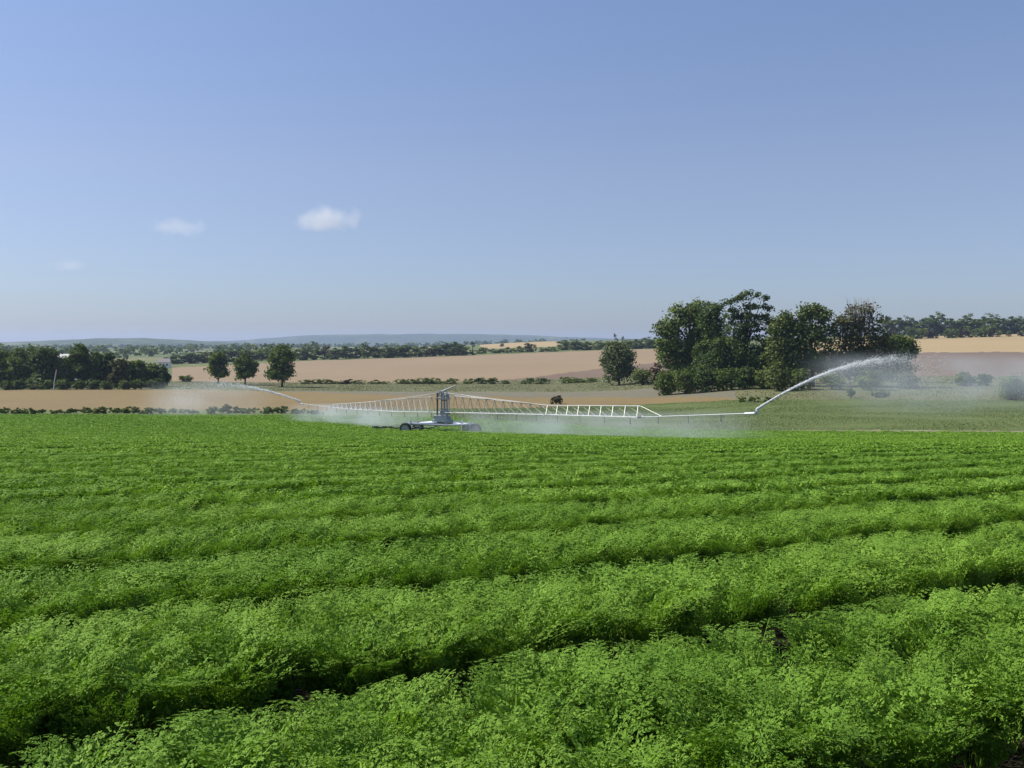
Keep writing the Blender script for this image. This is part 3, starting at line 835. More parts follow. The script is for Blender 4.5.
for i, (px, top, w, mt) in enumerate([(307, 380.5, 10, 'scrub'), (318, 380.5, 9, 'scrub'), (328, 381, 9, 'scrub'), (337, 381.5, 8, 'oak'), (346, 381, 9, 'brown'), (358, 381, 9, 'scrub'), (375, 380.5, 9, 'oak'), (384, 382, 7, 'scrub'),
        (402, 380, 10, 'scrub'), (413, 379.5, 10, 'oak'), (425, 379.5, 11, 'scrub'), (436, 379, 10, 'oak'), (452, 380, 9, 'scrub'), (469, 379, 9, 'oak'), (482, 378.5, 9, 'dark'), (493, 378, 10, 'dark'),
        (505, 381.5, 6, 'scrub'), (527, 379, 9, 'dark'), (540, 378.5, 11, 'dark'), (568, 378.5, 10, 'scrub'), (579, 379, 10, 'oak'), (592, 378.5, 11, 'scrub')]):
    far_plant('hedge_bush', px, top, w, mt, 'bush', 'low bush, %s from the left in the hedge line below the wide stubble field' % ORD[i], 'bush', GM, Y=326 - max(0, px - 480) * .1)
GR = 'bushes and small trees on the far hedge right of the tree row'
for i, (px, top, w, mt, sh) in enumerate([(483, 347, 13, 'scrub', 'bush'), (495, 347.5, 14, 'light', 'bush'), (507, 346.5, 13, 'oak', 'bush'), (519, 345.5, 12, 'oak', 'bush'), (530, 343, 15, 'russet', 'bush'), (544, 346.5, 13, 'light', 'bush'), (554, 346.5, 12, 'scrub', 'bush')]):
    far_plant('hedge_bush', px, top, w, mt, sh, 'far bush, %s from the left on the hedge above the middle of the stubble' % ORD[i], 'bush', GR, Y=735)
far_plant('broadleaf_tree', 502, 342.5, 4, 'dark', 'round', 'tiny lone dark tree in the pale far field', 'tree', None, Y=1120)
GQ = 'dark trees on the skyline behind the lone bushy tree'
for i, (px, top, w) in enumerate([(565, 338.5, 14), (576, 339, 14), (587, 340, 13), (598, 340, 13), (608, 340, 13), (627, 339, 14), (636, 337.5, 13), (646, 336.5, 14), (655, 336, 13), (664, 337, 13)]):
    far_plant('broadleaf_tree', px, top, w, ['dark', 'oak'][i % 2], 'round', 'dark skyline tree, %s from the left, near the lone bushy tree' % ORD[i], 'tree', GQ, Y=760 + random.uniform(-10, 20))
far_plant('conifer_tree', 615, 332, 5.5, 'dark', 'cone', 'taller dark pointed tree on the skyline above the lone bushy tree', 'tree', GQ, Y=800)
far_plant('conifer_tree', 623, 335, 5, 'dark', 'cone', 'shorter dark pointed tree on the skyline beside the taller pointed one', 'tree', GQ, Y=800)
GK = 'trees of the dark wood on the right skyline'
for i, (px, top, w) in enumerate([(888, 314, 16), (899, 315, 15), (911, 316, 15), (922, 317, 15), (932, 312.5, 14), (941, 312, 14), (951, 316, 14), (960, 316.5, 13), (967, 313.5, 15), (977, 317, 13), (984, 314, 15), (993, 313, 16), (1003, 316, 14), (1011, 314, 16), (1021, 316, 14), (1032, 314.5, 16), (1044, 316, 15)]):
    far_plant('broadleaf_tree', px, top, w * 1.12, ['dark', 'dark', 'oak'][i % 3], 'round', 'dark tree, %s from the left in the wood on the right skyline' % ORD[i], 'tree', GK, Y=875 + random.uniform(-8, 14))
GH = 'hedge bushes in front of the wood on the right skyline'
for i, (px, top, w) in enumerate([(893, 329, 11), (914, 328, 12), (922, 328, 12), (931, 328.5, 12), (947, 330, 9), (953, 328.5, 11), (963, 328, 12), (973, 329, 12), (982, 328, 12), (990, 329, 10), (998, 331.5, 6), (1009, 330.5, 5), (1021, 331.5, 9)]):
    far_plant('hedge_bush', px, top, w, ['brown', 'dark', 'scrub'][i % 3], 'bush', 'brownish hedge bush, %s from the left above the pale field on the right' % ORD[i], 'bush', GH, Y=768)
GV = 'bushes behind the drifting spray at the right edge'
px_bush('bush', 964, 386, 371.5, 26, 'blue-green bush veiled by spray, larger of two above the right meadow', GV, 241, 1600, .45, 'oak')
px_bush('bush', 986, 386, 374, 18, 'small dark bush veiled by spray, right beside the larger one', GV, 242, 1000, .45, 'dark')
px_bush('bush', 1012, 400, 375, 32, 'big misty green bush cut by the right edge of the picture', GV, 243, 2400, .4, 'oak')
px_bush('conifer_bush', 851, 398, 384, 9, 'narrow upright dark bush at the far edge of the meadow under the jet', GV, 244, 700, .3, 'dark')
px_bush('bush', 880, 397, 388.5, 22, 'low green shrub at the far edge of the meadow right of the upright bush', GV, 245, 900, .35, 'light')
px_bush('bush', 556, 404, 394.5, 12, 'small round brown bush alone on the yellow stubble strip', None, 246, 900, .3, 'brown')
GD = 'dark scrub at the right end of the yellow stubble strip'
for i, (px, w) in enumerate([(742, 12), (755, 14), (768, 11)]):
    px_bush('bush', px, 402, 396.5, w, 'low dark scrub beside the jet nozzle, %s from the left of three' % ORD[i], GD, 250 + i, 500, .3, 'scrub')
GE = 'weeds along the far left edge of the carrot field'
wd = [(4, 408, 14), (16, 408.5, 13), (28, 409, 14), (42, 409.5, 14), (57, 410, 14), (71, 409.5, 13), (83, 408, 13), (94, 407.5, 13), (105, 408, 13), (117, 408, 12), (128, 407.5, 12), (139, 408, 12), (148, 407.5, 10), (160, 409, 13),
      (176, 409, 14), (192, 409.5, 14), (211, 406.5, 13), (223, 406, 12), (236, 407, 13), (250, 408, 14), (266, 407.5, 14), (282, 407, 15), (299, 408.5, 15), (316, 410, 14)]
for i, (px, top, w) in enumerate(wd):
    px_bush('weed_clump', px, 414, top - 1.3, w * 1.45, 'dark green weed clump, %s from the left along the far crop edge' % ORD[i], GE, 260 + i, 800, .22, ['weed', 'oak', 'weed'][i % 3], Y=164 + random.uniform(-2, 3))
px_bush('weed_clump', 228, 410, 401.5, 8, 'tall thin weed standing above the clumps at the far crop edge', GE, 290, 260, .22, 'russet', Y=163)

# --- masses: far woodland, dry grass, meadow grass -----------------------------------
def far_woods():
    r = np.random.default_rng(31); Qs = []; Ts = []
    for i in range(190):
        px = r.uniform(-260, 320); Y = r.uniform(950, 2400)
        p = at(px, Y); h = r.uniform(8, 14); w = r.uniform(8, 15)
        L = [(p[0] + r.normal(0, 3), p[1] + r.normal(0, 3), p[2] + h * .5, w * .5, w * .5, h * .5) for _ in range(3)]
        Q, T = leaves(r, L, 150, 2.2, per=12, clump=1.1, zmin=-1e9)
        Qs.append(Q); Ts.append(T)
    for i in range(260):       # darker woods on the far slopes
        px = r.uniform(-300, 660); Y = r.uniform(2400, 3600)
        p = at(px, Y); h = r.uniform(8, 13); w = r.uniform(15, 30)
        L = [(p[0], p[1], p[2] + h * .4, w * .5, w * .5, h * .6)]
        Q, T = leaves(r, L, 70, 5, per=8, clump=1.8, zmin=-1e9)
        Qs.append(Q); Ts.append(T)
    o = link('distant_woods', quads_mesh('distant_woods', np.concatenate(Qs), np.concatenate(Ts)), M['oak'])
    tag(o, 'blue-green far woods filling the valley below the hills on the left', 'woods', kind='stuff')
far_woods()

def grass(name, mat, test, n, y0, y1, pxr, hgt, wid, label, seed):
    r = np.random.default_rng(seed)
    Y = np.sqrt(r.uniform(y0 ** 2, y1 ** 2, n)); px = r.uniform(pxr[0], pxr[1], n)
    k = test(px, Y); px, Y = px[k], Y[k]; n = len(px)
    X = (px - 512) / F * Y; Z = terr(X, Y)
    pat = np.sin(X * .21 + np.sin(Y * .13) * 2) * np.sin(Y * .17 + X * .05)
    h = hgt * r.uniform(.4, 1.2, n) * (1 + .5 * pat); a = r.uniform(0, math.pi, n); w = wid * r.uniform(.5, 1.2, n)
    t = np.stack([np.cos(a), np.sin(a), np.zeros(n)], 1) * w[:, None]
    p = np.stack([X, Y, Z - .03], 1); ln = r.normal(0, .25, (n, 3)) * h[:, None]; ln[:, 2] = h
    Q = np.stack([p - t * .4, p + t * .4, p + ln + t * .5, p + ln * .9 - t * .5], 1)
    T = np.clip(.5 + .25 * pat + r.normal(0, .12, n), 0, 1)
    tag(link(name, quads_mesh(name, Q, T), M[mat]), label, 'grass', kind='stuff')
grass('meadow_grass', 'meadow_blade', lambda p, Y: region(p, Y) == 'meadow', 150000, 110, 200, (440, 1120), .09, .09, 'pale green meadow grass between the crop and the trees on the right', 41)
grass('dry_grass', 'dry', lambda p, Y: (region(p, Y) == 'grass_verge'), 120000, 158, 345, (-120, 1120), .2, .15, 'tall dry yellowish grass on the strips along the field edges', 42)

# ------------------------------------------------------------------ buildings, pole
def house(loc, rz, w, d, hw, hr, wall, roof, label, chimney, group=None):
    e = empty('house', loc, rz); tag(e, label, 'house', group)
    m = MB()
    v = [(-w/2, -d/2, 0), (w/2, -d/2, 0), (w/2, d/2, 0), (-w/2, d/2, 0), (-w/2, -d/2, hw), (w/2, -d/2, hw), (w/2, d/2, hw), (-w/2, d/2, hw), (-w/2, 0, hw + hr), (w/2, 0, hw + hr)]
    f = [(0, 1, 5, 4), (2, 3, 7, 6), (1, 2, 6, 9, 5), (3, 0, 4, 8, 7)]
    link('wall', poly_mesh('wall', v, f), wall, e)
    o = .3; dz = hr / (d / 2) * o; t = .14
    vr = []
    for s in (-1, 1):
        vr += [(-w/2 - o, s * (d/2 + o), hw - dz + .02), (w/2 + o, s * (d/2 + o), hw - dz + .02), (w/2 + o, 0, hw + hr + .02), (-w/2 - o, 0, hw + hr + .02)]
    vr += [(x, y, z + t) for x, y, z in vr]
    fr = []
    for b in (0, 4):
        fr += [(b, b+1, b+2, b+3), (b+8, b+9, b+10, b+11), (b, b+1, b+9, b+8), (b+1, b+2, b+10, b+9), (b+3, b, b+8, b+11)]
    rf = link('roof', poly_mesh('roof', vr, fr), roof, e)
    if chimney:
        MB().box((w/2 - .5, 0, hw + hr + .3), (.7, .7, 1.6)).build('chimney', wall, rf, False)
    for x in (-w * .3, 0, w * .3):
        wd_ = MB().box((x, -d/2 - .02, hw * .55), (.9, .08, 1.1)).build('window', M['glass'], e, False)
    return e
p = at(164.5, 545)
house(p + np.array([0, 0, -.1]), .15, 6.0, 5.0, 3.1, 1.9, M['wall'], M['roof_grey'], 'small white cottage with a grey roof at the right end of the left wood', True)
p = at(66.5, 345); topz = (HOR - 354.3) * .345 + CAMZ
house(p, -.1, 4.4, 4.0, topz - p[2] - 1.1, 1.1, M['wall'], M['roof_pale'], 'white building with a bright pale roof showing over the trees of the left wood', False)
p = at(53.6, 266)
pl = empty('pole', p); tag(pl, 'pale grey leaning pole standing before the dark trees of the left wood', 'pole')
MB().tube([(0, 0, -.2), (.25, 0, 2.6), (.75, 0, 5.3)], [.17, .15, .11], 8).build('post', M['pole'], pl)
MB().box((.75, 0, 5.33), (.34, .34, .12)).build('cap', M['pole'], pl, False)

# ------------------------------------------------------------------ boom irrigator
BC = np.array([-5.85, 90.0]); BD = np.array([.529, -.849])
def bpos(s, row=None, z=None):
    xy = BC + BD * s
    if row is not None: z = -(row - HOR) * xy[1] / F + CAMZ
    return np.array([xy[0], xy[1], z])
side = np.array([.849, .529, 0.0])
irr = empty('boom_irrigator', at(447, 90)); irr_o = np.array(irr.location)
tag(irr, 'long white boom irrigator on a wheeled cart, with lattice arms spraying the crop', 'irrigator')
def loc(p): return np.array(p) - irr_o
g0 = irr_o[2]

def px3(px, row, Y=90.0): return np.array([(px - 512) / F * Y, Y, (HOR - row) * Y / F + CAMZ])
# cart
ch = MB()
lw, rw = px3(409, 425), px3(471, 425)
wheel_r = .55
wheels = []
for (cx, yy) in ((407, 88.6), (416, 91.8), (466, 91.8), (476, 88.6)):
    X = (cx - 512) / F * 90; z = float(terr(X, yy)) + wheel_r
    wheels.append(np.array([X, yy, z]))
hub = px3(447, 424.5)
for w in wheels:
    k = np.array([w[0] * .55 + hub[0] * .45, w[1] * .6 + 90 * .4, hub[2] + .12])
    ch.tube([loc((hub[0], 90, hub[2] + .1)), loc(k), loc(w + np.array([0, 0, .42])), loc(w + np.array([0, 0, .30]))], [.14, .12, .10, .09], 8)
ch.tube([loc(wheels[0] + [0, 0, .45]), loc(wheels[1] + [0, 0, .45])], .09, 8)
ch.tube([loc(wheels[2] + [0, 0, .45]), loc(wheels[3] + [0, 0, .45])], .09, 8)
wheels[2], wheels[3] = wheels[3], wheels[2]
ch.tube([loc(wheels[0] + [0, 0, .45]), loc(hub + [0, -.9, .0]), loc(wheels[2] + [0, 0, .45])], .08, 8)
ch.tube([loc(wheels[1] + [0, 0, .45]), loc(hub + [0, .9, .0]), loc(wheels[3] + [0, 0, .45])], .08, 8)
ch.tube([loc(hub + [0, -1.0, 0]), loc(hub + [0, 1.0, 0])], .08, 8)
ch.build('chassis', M['steel'], irr)
for i, w in enumerate(wheels):
    ax = (1, 0.35, 0) if False else (.55, .83, 0)
    tyre = MB().lathe(loc(w), (.25, .97, 0), [(-.14, .36), (-.17, .46), (-.12, .54), (0, .56), (.12, .54), (.17, .46), (.14, .36)], 24)
    wo = link('wheel', None) if False else None
    ty = tyre.build('wheel', M['rubber'], irr)
    MB().lathe(loc(w), (.25, .97, 0), [(-.10, .05), (-.10, .34), (-.15, .365), (.15, .365), (.10, .34), (.10, .05)], 20).build('rim', M['white_steel'], ty)
    # forked leg with a jack beside every wheel
    j = MB(); q = w + np.array([.45 if w[0] < hub[0] else -.45, 0, 0])
    j.tube([loc(q + [0, 0, -.25]), loc(q + [0, 0, .75])], .075, 8).box(loc(q + [0, 0, -.27]), (.34, .34, .05))
    j.build('jack', M['steel'], irr)
# turntable + tower
MB().lathe(loc(hub + [0, 0, .30]), (0, 0, 1), [(-.25, .05), (-.25, .50), (-.12, .58), (.10, .58), (.18, .40), (.45, .34), (.45, .05)], 24).build('turntable', M['bluesteel'], irr)
MB().box(loc(px3(440.5, 417.6)), (1.15, .9, .42)).box(loc(px3(441, 420.6)), (1.5, 1.1, .16)).build('gearbox', M['steel'], irr)
tw = MB()
tw.box(loc(px3(441.7, 404)), (.13, .16, 2.2)).box(loc(px3(447.0, 404)), (.13, .16, 2.2)).box(loc(px3(445, 412.5)), (.85, .6, .35))
tw.tube([loc(px3(444.4, 412)), loc(px3(444.4, 396))], .085, 8)
for q in (396, 400.5, 409.5): tw.box(loc(px3(444.35, q)), (.48, .12, .10))
tw.build('tower', M['bluesteel'], irr, False)
MB().tube([loc(px3(437.3, 418)), loc(px3(437.3, 393))], .085, 8).build('riser_pipe', M['darksteel'], irr)
MB().tube([loc(px3(449.2, 413)), loc(px3(449.0, 394))], .05, 8).build('riser_pipe', M['steel'], irr)
hd = MB()
hd.box(loc(px3(443, 398.6)), (1.35, .5, .12)).tube([loc(px3(437, 399)), loc(px3(439.5, 392.5)), loc(px3(446.5, 392.5)), loc(px3(449.3, 399))], .075, 8)
hd.tube([loc(px3(443, 399)), loc(px3(443, 391))], .11, 8).tube([loc(px3(439, 396)), loc(px3(447, 396))], .06, 8)
hd.build('tower_head', M['white_steel'], irr)
gun = MB(); a, b = px3(442.5, 391.4), px3(456, 385.2)
gun.tube([loc(px3(442.5, 394)), loc(a), loc(a * .6 + b * .4), loc(b)], [.10, .11, .08, .045], 8)
gun.build('top_spray_gun', M['white_steel'], irr)
MB().tube([loc(px3(437, 391.6)), loc(px3(443, 390.9))], .05, 6).build('drive_arm', M['steel'], irr)

def interp_rows(s, t): a = np.array(t, float); return float(np.interp(s, a[:, 0], a[:, 1]))
def zr(s, row): xy = BC + BD * s; return -(row - HOR) * xy[1] / F + CAMZ
BOT_R = [(0, zr(0, 412.3)), (16.2, zr(16.2, 414.6)), (27.3, zr(27.3, 417.2)), (37.8, zr(37.8, 413.2))]
TOP_R = [(1.5, zr(1.5, 395.8)), (16.2, zr(16.2, 405.4)), (27.3, zr(27.3, 406.0))]
BOT_L = [(0, zr(0, 412.3)), (10, zr(-10, 411.6)), (20, zr(-20, 409.6)), (27.3, zr(-27.3, 407.4)), (37.8, zr(-37.8, 403.4))]
TOP_L = [(3, zr(-3, 397.0)), (7.5, zr(-7.5, 398.2)), (20, zr(-20, 402.8)), (27.3, zr(-27.3, 404.4))]

def arm(sign, BOT, TOP, lattice):
    P = lambda s, z, d=0: loc(bpos(sign * s, z=z) + side * d)
    zb = lambda s: interp_rows(s, BOT); zt = lambda s: interp_rows(s, TOP)
    s0 = TOP[0][0]; s1 = 27.3
    ss = np.arange(s0, s1 + .01, (s1 - s0) / 19)
    t = MB()
    t.tube([P(s, zt(s)) for s in ss], .034, 7)
    for d in (-.33, .33):
        t.tube([P(s, zb(s), d) for s in [0] + list(ss)], .03, 7)
    for i, s in enumerate(ss):
        lean = .25 if (s > 16.2 and not lattice) else 0
        for d in (-.33, .33):
            t.tube([P(s, zb(s), d), P(max(s0, s - lean), zt(max(s0, s - lean)))], .027, 5)
        t.tube([P(s, zb(s), -.33), P(s, zb(s), .33)], .025, 5)
        if i < len(ss) - 1:
            s2 = ss[i + 1]
            if lattice:
                t.tube([P(s, zb(s), -.33), P(s2, zt(s2))], .034, 5); t.tube([P(s, zt(s)), P(s2, zb(s2), -.33)], .03, 5)
            else:
                t.tube([P(s, zt(s)), P(s2, zb(s2), .33)], .018, 4)
    # end frame
    t.tube([P(s1, zt(s1)), P(s1 + 2.2, zb(s1 + 2.2))], .014, 5)
    for s in (s0, 16.2, s1):
        t.box(P(s, zb(s)), (.16, .75, .12), np.array([[BD[0] * sign, BD[1] * sign, 0], [side[0], side[1], 0], [0, 0, 1]]))
    t.build('boom_truss', M['white_steel'], irr)
    tie = MB()
    top = loc(px3(443, 392.5))
    for s in (9.0, 16.2):
        tie.tube([top, P(s, zt(s))], .018, 4)
    tie.build('stay_cable', M['white_steel'], irr)
    mp = MB()
    q = [(s, zb(s)) for s in np.linspace(0, 36.9, 26)]
    mp.tube([P(s, z) for s, z in q], [.042] * 18 + [.036] * 8, 8)
    pipe = mp.build('water_pipe', M['white_steel'], irr)
    for i, s in enumerate(np.arange(3.0, 36.5, 2.9)):
        n = MB(); z = zb(s)
        n.tube([P(s, z + .02), P(s, z - .18), P(s, z - .42)], [.03, .025, .03], 6)
        n.lathe(P(s, z - .46), (0, 0, 1), [(-.02, .02), (-.02, .09), (.03, .05), (.05, .02)], 10)
        n.build('spray_nozzle', M['darksteel'], pipe)
    g = MB()
    out = np.array([BD[0] * sign, BD[1] * sign, 0])
    e0 = P(36.9, zb(36.9)); e1 = P(37.8, zb(37.8))
    g.tube([e0, e1, e1 + np.array([0, 0, .16])], [.075, .075, .07], 8)
    aim = JET[sign][1]
    g.tube([e1 + np.array([0, 0, .12]), e1 + np.array([0, 0, .2]) + aim * .35, e1 + np.array([0, 0, .2]) + aim * .95], [.075, .06, .035], 8)
    g.box(e1 + np.array([0, 0, .02]), (.24, .24, .1))
    g.build('rain_gun', M['steel'], irr)

def traj(P0, XYe, rise):
    P0 = np.array(P0, float); d = np.array([XYe[0] - P0[0], XYe[1] - P0[1]])
    def f(t):   # t=1 is the highest point
        return np.array([P0[0] + d[0] * t, P0[1] + d[1] * t, P0[2] + rise * (2 * t - t * t)])
    a = f(.03) - f(0); return f, a / np.linalg.norm(a)
pr = bpos(37.8, z=interp_rows(37.8, BOT_R) + .25); pl_ = bpos(-37.8, z=interp_rows(37.8, BOT_L) + .3)
apR = px3(902, 356.5, 72.0); apL = px3(204, 382.0, 128.0)
fR, aR = traj(pr, apR[:2], apR[2] - pr[2]); fL, aL = traj(pl_, apL[:2], apL[2] - pl_[2])
JET = {1: (fR, aR), -1: (fL, aL)}
arm(1, BOT_R, TOP_R, False)
arm(-1, BOT_L, TOP_L, True)
# supply hose leaving the cart to the left
hp = []
for i, px in enumerate(np.linspace(438, 372, 14)):
    X = (px - 512) / F * 90.2; hp.append(loc((X, 90.2 + .15 * math.sin(i * 1.3), float(terr(X, 90.2)) + (.62 if i else .9) + .06 * math.sin(i * 2.1))))
MB().tube(hp, .065, 7).build('supply_hose', M['hose'], irr)
hb = MB()
for px in (376, 384, 391):
    X = (px - 512) / F * 90.2; z = float(terr(X, 90.2))
    hb.tube([loc((X, 90.2, z)), loc((X, 90.2, z + .72))], .04, 6).box(loc((X, 90.2, z + .72)), (.3, .25, .12))
hb.build('hose_support', M['white_steel'], irr)

# ------------------------------------------------------------------ water
def octa(P, R):
    """many small drops as octahedra -> mesh arrays of triangles stored as quads are avoided: 8 tris"""
    n = len(P)
    D = np.array([[1, 0, 0], [-1, 0, 0], [0, 1, 0], [0, -1, 0], [0, 0, 1], [0, 0, -1]], float)
    V = P[:, None, :] + D[None] * R[:, None, None]
    Tt = np.array([[0, 2, 4], [2, 1, 4], [1, 3, 4], [3, 0, 4], [2, 0, 5], [1, 2, 5], [3, 1, 5], [0, 3, 5]])
    Fc = (np.arange(n)[:, None, None] * 6 + Tt[None]).reshape(-1, 3)
    return V.reshape(-1, 3), Fc
def tri_mesh(name, V, Fc):
    me = bpy.data.meshes.new(name)
    me.vertices.add(len(V)); me.loops.add(Fc.size); me.polygons.add(len(Fc))
    me.vertices.foreach_set('co', V.astype(np.float32).ravel())
    me.loops.foreach_set('vertex_index', Fc.astype(np.int32).ravel())
    me.polygons.foreach_set('loop_start', np.arange(0, Fc.size, 3, dtype=np.int32))
    me.update(calc_edges=True)
    return me
def jet(f, n, sc, label, seed, w0=.022, w1=.19, tmax=1.75, core=1.0):
    r = np.random.default_rng(seed)
    # dense head of the stream
    t = np.clip(r.beta(1.0, 1.55, n) * 1.1, 0, 1.1)
    B = np.array([f(x) for x in np.linspace(0, 2.2, 400)])
    def at_t(t): return np.stack([np.interp(t, np.linspace(0, 2.2, 400), B[:, i]) for i in range(3)], 1)
    p = at_t(t)
    puls = 1 + .35 * np.sin(t * 60) * t
    p += r.normal(0, 1, (n, 3)) * (w0 + w1 * t ** 1.6)[:, None] * puls[:, None] * np.array([.8, .8, .65])
    p[:, 2] -= np.abs(r.normal(0, 1, n)) * (.02 + .25 * t ** 2)
    p += (np.sin(t * 43)[:, None] * np.array([.03, .03, .05]) + np.sin(t * 97 + 1)[:, None] * np.array([.02, .02, .03])) * (t ** 2 * 1.6)[:, None]
    R = sc * r.uniform(.4, 1.2, n) * (1 - .35 * t)
    # curtain of drops falling out of the stream and off its end
    m = int(n * .75)
    t2 = np.clip(.15 + r.beta(2.4, 1.7, m) * (tmax - .15), 0, 2.2)
    q = at_t(np.minimum(t2, 1.0 + (t2 - 1) * .55)) + r.normal(0, 1, (m, 3)) * (.12 + .55 * t2)[:, None] * np.array([1, 1, .5])
    q[:, 2] -= np.abs(r.normal(0, 1, m)) * (.15 + .9 * t2 ** 1.5)
    k = q[:, 2] > terr(q[:, 0], q[:, 1]) + .3
    q = q[k]; R2 = sc * .5 * r.uniform(.4, 1.0, len(q))
    V, Fc = octa(np.concatenate([p, q]), np.concatenate([R, R2]))
    o = link('water_jet', tri_mesh('water_jet', V, Fc), M['drops'])
    # solid stream inside
    tag(o, label, 'water jet', 'water jets from the boom ends')
    return o
jet(fR, 9500, .025, 'bright white water jet arching up to the right in front of the tree clump', 61)
jet(fL, 3600, .038, 'thin white water jet rising to the left below the three oaks', 62, w0=.05, w1=.28)

def mist_body(name, loc_, rot, half, mat, label):
    """a rounded box of fine spray"""
    bm = bmesh.new()
    bmesh.ops.create_cube(bm, size=2.0)
    for v in bm.verts:
        v.co.x *= half[0]; v.co.y *= half[1]; v.co.z *= half[2]
    bmesh.ops.bevel(bm, geom=list(bm.edges), offset=min(half) * .45, segments=3, profile=.5, affect='EDGES')
    me = bpy.data.meshes.new(name); bm.to_mesh(me); bm.free()
    o = link(name, me, mat)
    o.location = loc_; o.rotation_euler = rot
    tag(o, label, 'spray', kind='stuff')
    return o
# under the boom arms: local x runs along the arm
for sign, BOT, lab, dn in ((1, BOT_R, 'pale veil of fine spray hanging under the right boom arm', .125), (-1, BOT_L, 'pale veil of fine spray hanging under the left boom arm', .12)):
    a = bpos(0 * sign, z=BOT[0][1]); b = bpos(37 * sign, z=interp_rows(37, BOT))
    d = b - a; L = np.linalg.norm(d)
    rz = math.atan2(d[1], d[0]); ry = -math.asin(d[2] / L)
    c = (a + b) / 2 + np.array([0, 0, -.72])
    mm = mist_mat('boom_spray', dn, 3.6, .35, [(-1.3, .9), (-.2, 1.0), (.5, .6), (1.0, 0)], (.6, 1, 1.2), [(-L / 2 + 2, 0), (-L / 2 + 9, 1), (L / 2 - 6, 1), (L / 2 + 2, 0)])
    mist_body('spray_mist', c, (0, ry, rz), (L / 2 + 2, 3.6, 1.3), mm, lab)
# drifting spray at the right
c = px3(975, 383, 76)
mm = mist_mat('drift_spray', .12, 5.0, .22, [(-2.6, .05), (-1.5, .4), (-.3, 1), (1.4, .9), (2.6, 0)], (.8, 1, 1.3), [(-14, 0), (-9, .9), (-5, 1), (4, .9), (14, .5)])
mist_body('spray_mist', c, (0, 0, math.radians(12)), (14, 5, 2.6), mm, 'broad grey veil of drifting spray at the end of the right water jet')
c = px3(205, 397, 129)
mm = mist_mat('left_spray', .09, 5.0, .2, [(-2.3, .5), (-.5, .9), (1.0, .8), (2.3, 0)], (.8, 1, 1.3), [(-10, 0), (-4, 1), (3, .8), (10, 0)])
mist_body('spray_mist', c, (0, 0, math.radians(-10)), (10, 5, 2.3), mm, 'soft veil of drifting spray at the end of the left water jet')

# ------------------------------------------------------------------ clouds (outside the haze)
def cloud(px, row, wpx, hpx, dens, seed, label, Y=9900.0):
    r = np.random.default_rng(seed)
    k = Y / F
    bm = bmesh.new()
    bmesh.ops.create_icosphere(bm, subdivisions=4, radius=1.0)
    for v in bm.verts:
        v.co.x *= wpx * k / 2; v.co.y *= wpx * k / 3; v.co.z *= hpx * k / 2
    me = bpy.data.meshes.new('cloud'); bm.to_mesh(me); bm.free()
    m, nt, out = new_mat('cloud')
    tc = N(nt, 'ShaderNodeTexCoord')
    mp = N(nt, 'ShaderNodeMapping'); mp.inputs['Scale'].default_value = (2 / (wpx * k), 3 / (wpx * k), 2 / (hpx * k))
    mp.inputs['Location'].default_value = (0, 0, 0)
    nt.links.new(tc.outputs['Object'], mp.inputs['Vector'])
    ln = N(nt, 'ShaderNodeVectorMath', operation='LENGTH'); nt.links.new(mp.outputs[0], ln.inputs[0])
    ad = N(nt, 'ShaderNodeVectorMath', operation='ADD'); ad.inputs[1].default_value = (seed * 3.1, 0, 0)
    mp2 = N(nt, 'ShaderNodeMapping'); mp2.inputs['Scale'].default_value = (1, 1, .45); nt.links.new(mp.outputs[0], mp2.inputs['Vector']); nt.links.new(mp2.outputs[0], ad.inputs[0])
    no = N(nt, 'ShaderNodeTexNoise', i_Scale=2.2, i_Detail=4.0, i_Roughness=.55); nt.links.new(ad.outputs[0], no.inputs['Vector'])
    # density = max(0, noise + .35 - length*.8)
    a = N(nt, 'ShaderNodeMath', operation='MULTIPLY_ADD'); a.inputs[1].default_value = -.62; nt.links.new(ln.outputs['Value'], a.inputs[0])
    nt.links.new(no.outputs['Fac'], a.inputs[2])
    mr = N(nt, 'ShaderNodeMapRange'); mr.inputs['From Min'].default_value = .02; mr.inputs['From Max'].default_value = .3
    mr.inputs['To Max'].default_value = dens; nt.links.new(a.outputs[0], mr.inputs['Value'])
    v = N(nt, 'ShaderNodeVolumePrincipled'); v.inputs['Color'].default_value = (.97, .97, .98, 1); v.inputs['Anisotropy'].default_value = .2
    nt.links.new(mr.outputs[0], v.inputs['Density']); nt.links.new(v.outputs[0], out.inputs['Volume'])
    o = link('cloud', me, m); o.location = px3(px, row, Y)
    tag(o, label, 'cloud', 'small clouds in the blue sky')
cloud(328, 218, 80, 34, .0027, 1, 'brightest small white cloud, upper right of the three')
cloud(180, 227, 76, 26, .0011, 2, 'faint flat cloud, the middle of three')
cloud(68, 265, 50, 18, .0009, 3, 'tiny faint cloud low on the left')

# ------------------------------------------------------------------ haze
def haze():
    x0, x1, y0, y1 = -24000, 24000, -400, 9600
    z0 = min(float(ZG.min()) + CAMZ, -60) - 6; z1 = 92
    bm = bmesh.new(); bmesh.ops.create_cube(bm, size=1.0)
    for v in bm.verts:
        v.co.x = x0 if v.co.x < 0 else x1; v.co.y = y0 if v.co.y < 0 else y1; v.co.z = z0 if v.co.z < 0 else z1
    me = bpy.data.meshes.new('haze'); bm.to_mesh(me); bm.free()
    m, nt, out = new_mat('haze')
    v = N(nt, 'ShaderNodeVolumePrincipled')
    v.inputs['Color'].default_value = (.50, .62, .96, 1); v.inputs['Density'].default_value = .000085; v.inputs['Anisotropy'].default_value = .2
    nt.links.new(v.outputs[0], out.inputs['Volume'])
    o = link('haze', me, m); tag(o, kind='stuff')
haze()

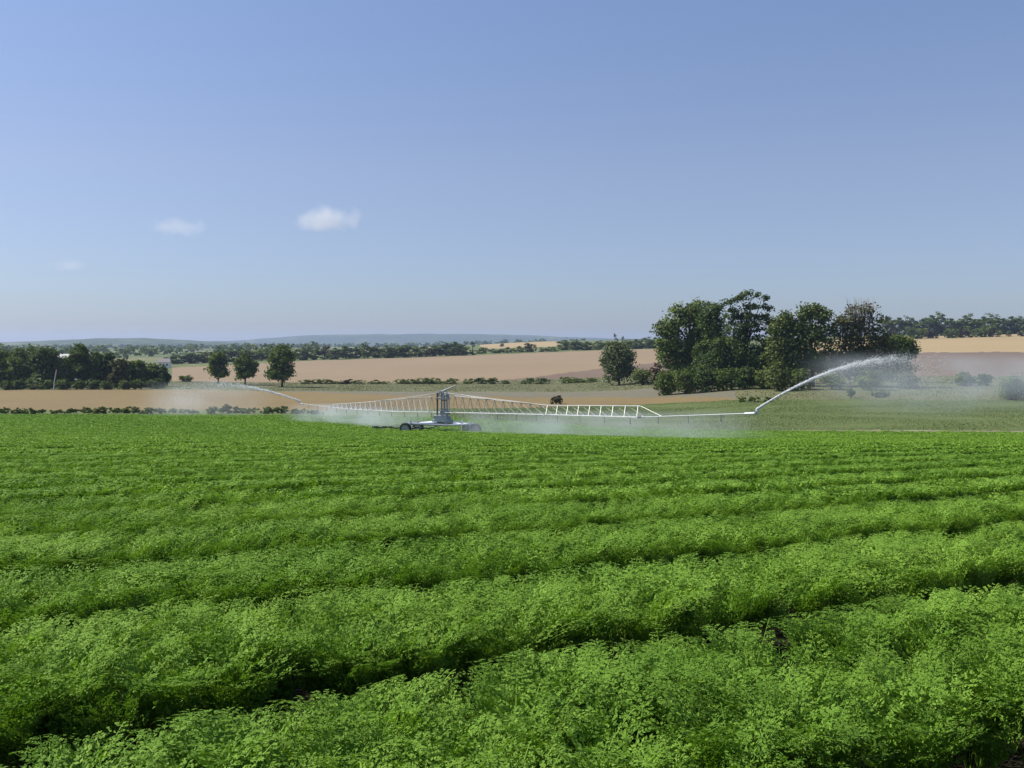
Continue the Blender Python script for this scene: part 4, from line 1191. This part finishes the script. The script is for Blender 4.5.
# ------------------------------------------------------------------ light, sky, camera
SUN_EL = math.radians(46)
SUN_DIR = np.array([-.98, .17])       # towards the sun: left, a little ahead
SUN_DIR = SUN_DIR / np.linalg.norm(SUN_DIR)
to_sun = np.array([SUN_DIR[0] * math.cos(SUN_EL), SUN_DIR[1] * math.cos(SUN_EL), math.sin(SUN_EL)])
from mathutils import Vector
sd = bpy.data.lights.new('sun', 'SUN'); sd.energy = 4.8; sd.angle = math.radians(.53); sd.color = (1.0, .945, .85)
so = bpy.data.objects.new('sun', sd); C.objects.link(so)
so.rotation_euler = Vector(tuple(-to_sun)).to_track_quat('-Z', 'Y').to_euler()
so.location = (-50, -20, 80)

w = bpy.data.worlds.new('World'); SC.world = w; w.use_nodes = True
nt = w.node_tree
bg = nt.nodes.get('Background')
sky = nt.nodes.new('ShaderNodeTexSky'); sky.sky_type = 'NISHITA'; sky.sun_disc = False
sky.sun_elevation = SUN_EL
sky.sun_rotation = math.atan2(SUN_DIR[0], SUN_DIR[1])
sky.air_density = 1.0; sky.dust_density = .5; sky.ozone_density = 2.2; sky.altitude = 50
tc = nt.nodes.new('ShaderNodeTexCoord'); sx = nt.nodes.new('ShaderNodeSeparateXYZ')
nt.links.new(tc.outputs['Generated'], sx.inputs[0])
# summer murk low in the sky: dims and blues the bright band over the horizon
hz = ramp(nt, [(0.0, (.50, .565, .79)), (.05, (.62, .66, .86)), (.17, (.90, .80, .88)), (.33, (1, .95, 1.04)), (.6, (1, 1, 1))], sx.outputs[2])
mm_ = nt.nodes.new('ShaderNodeMix'); mm_.data_type = 'RGBA'; mm_.blend_type = 'MULTIPLY'; mm_.inputs['Factor'].default_value = 1.0
nt.links.new(sky.outputs[0], mm_.inputs[6]); nt.links.new(hz.outputs[0], mm_.inputs[7])
nt.links.new(mm_.outputs[2], bg.inputs['Color']); bg.inputs['Strength'].default_value = .081

cam = bpy.data.cameras.new('camera'); co = bpy.data.objects.new('camera', cam); C.objects.link(co)
cam.sensor_width = 36; cam.lens = F / 1024 * 36
cam.shift_y = -(384 - HOR) / 1024
cam.clip_start = .1; cam.clip_end = 40000
co.location = (0, 0, CAMZ); co.rotation_euler = (math.radians(90), 0, 0)
SC.camera = co
SC.view_settings.view_transform = 'Standard'; SC.view_settings.look = 'None'
SC.view_settings.exposure = 0.68; SC.view_settings.gamma = 1.0
SC.render.engine = 'CYCLES'
SC.cycles.max_bounces = 6; SC.cycles.diffuse_bounces = 2; SC.cycles.transmission_bounces = 3; SC.cycles.volume_bounces = 1
SC.cycles.use_denoising = True
SC.cycles.volume_step_rate = 1.0
SC.cycles.volume_max_steps = 128
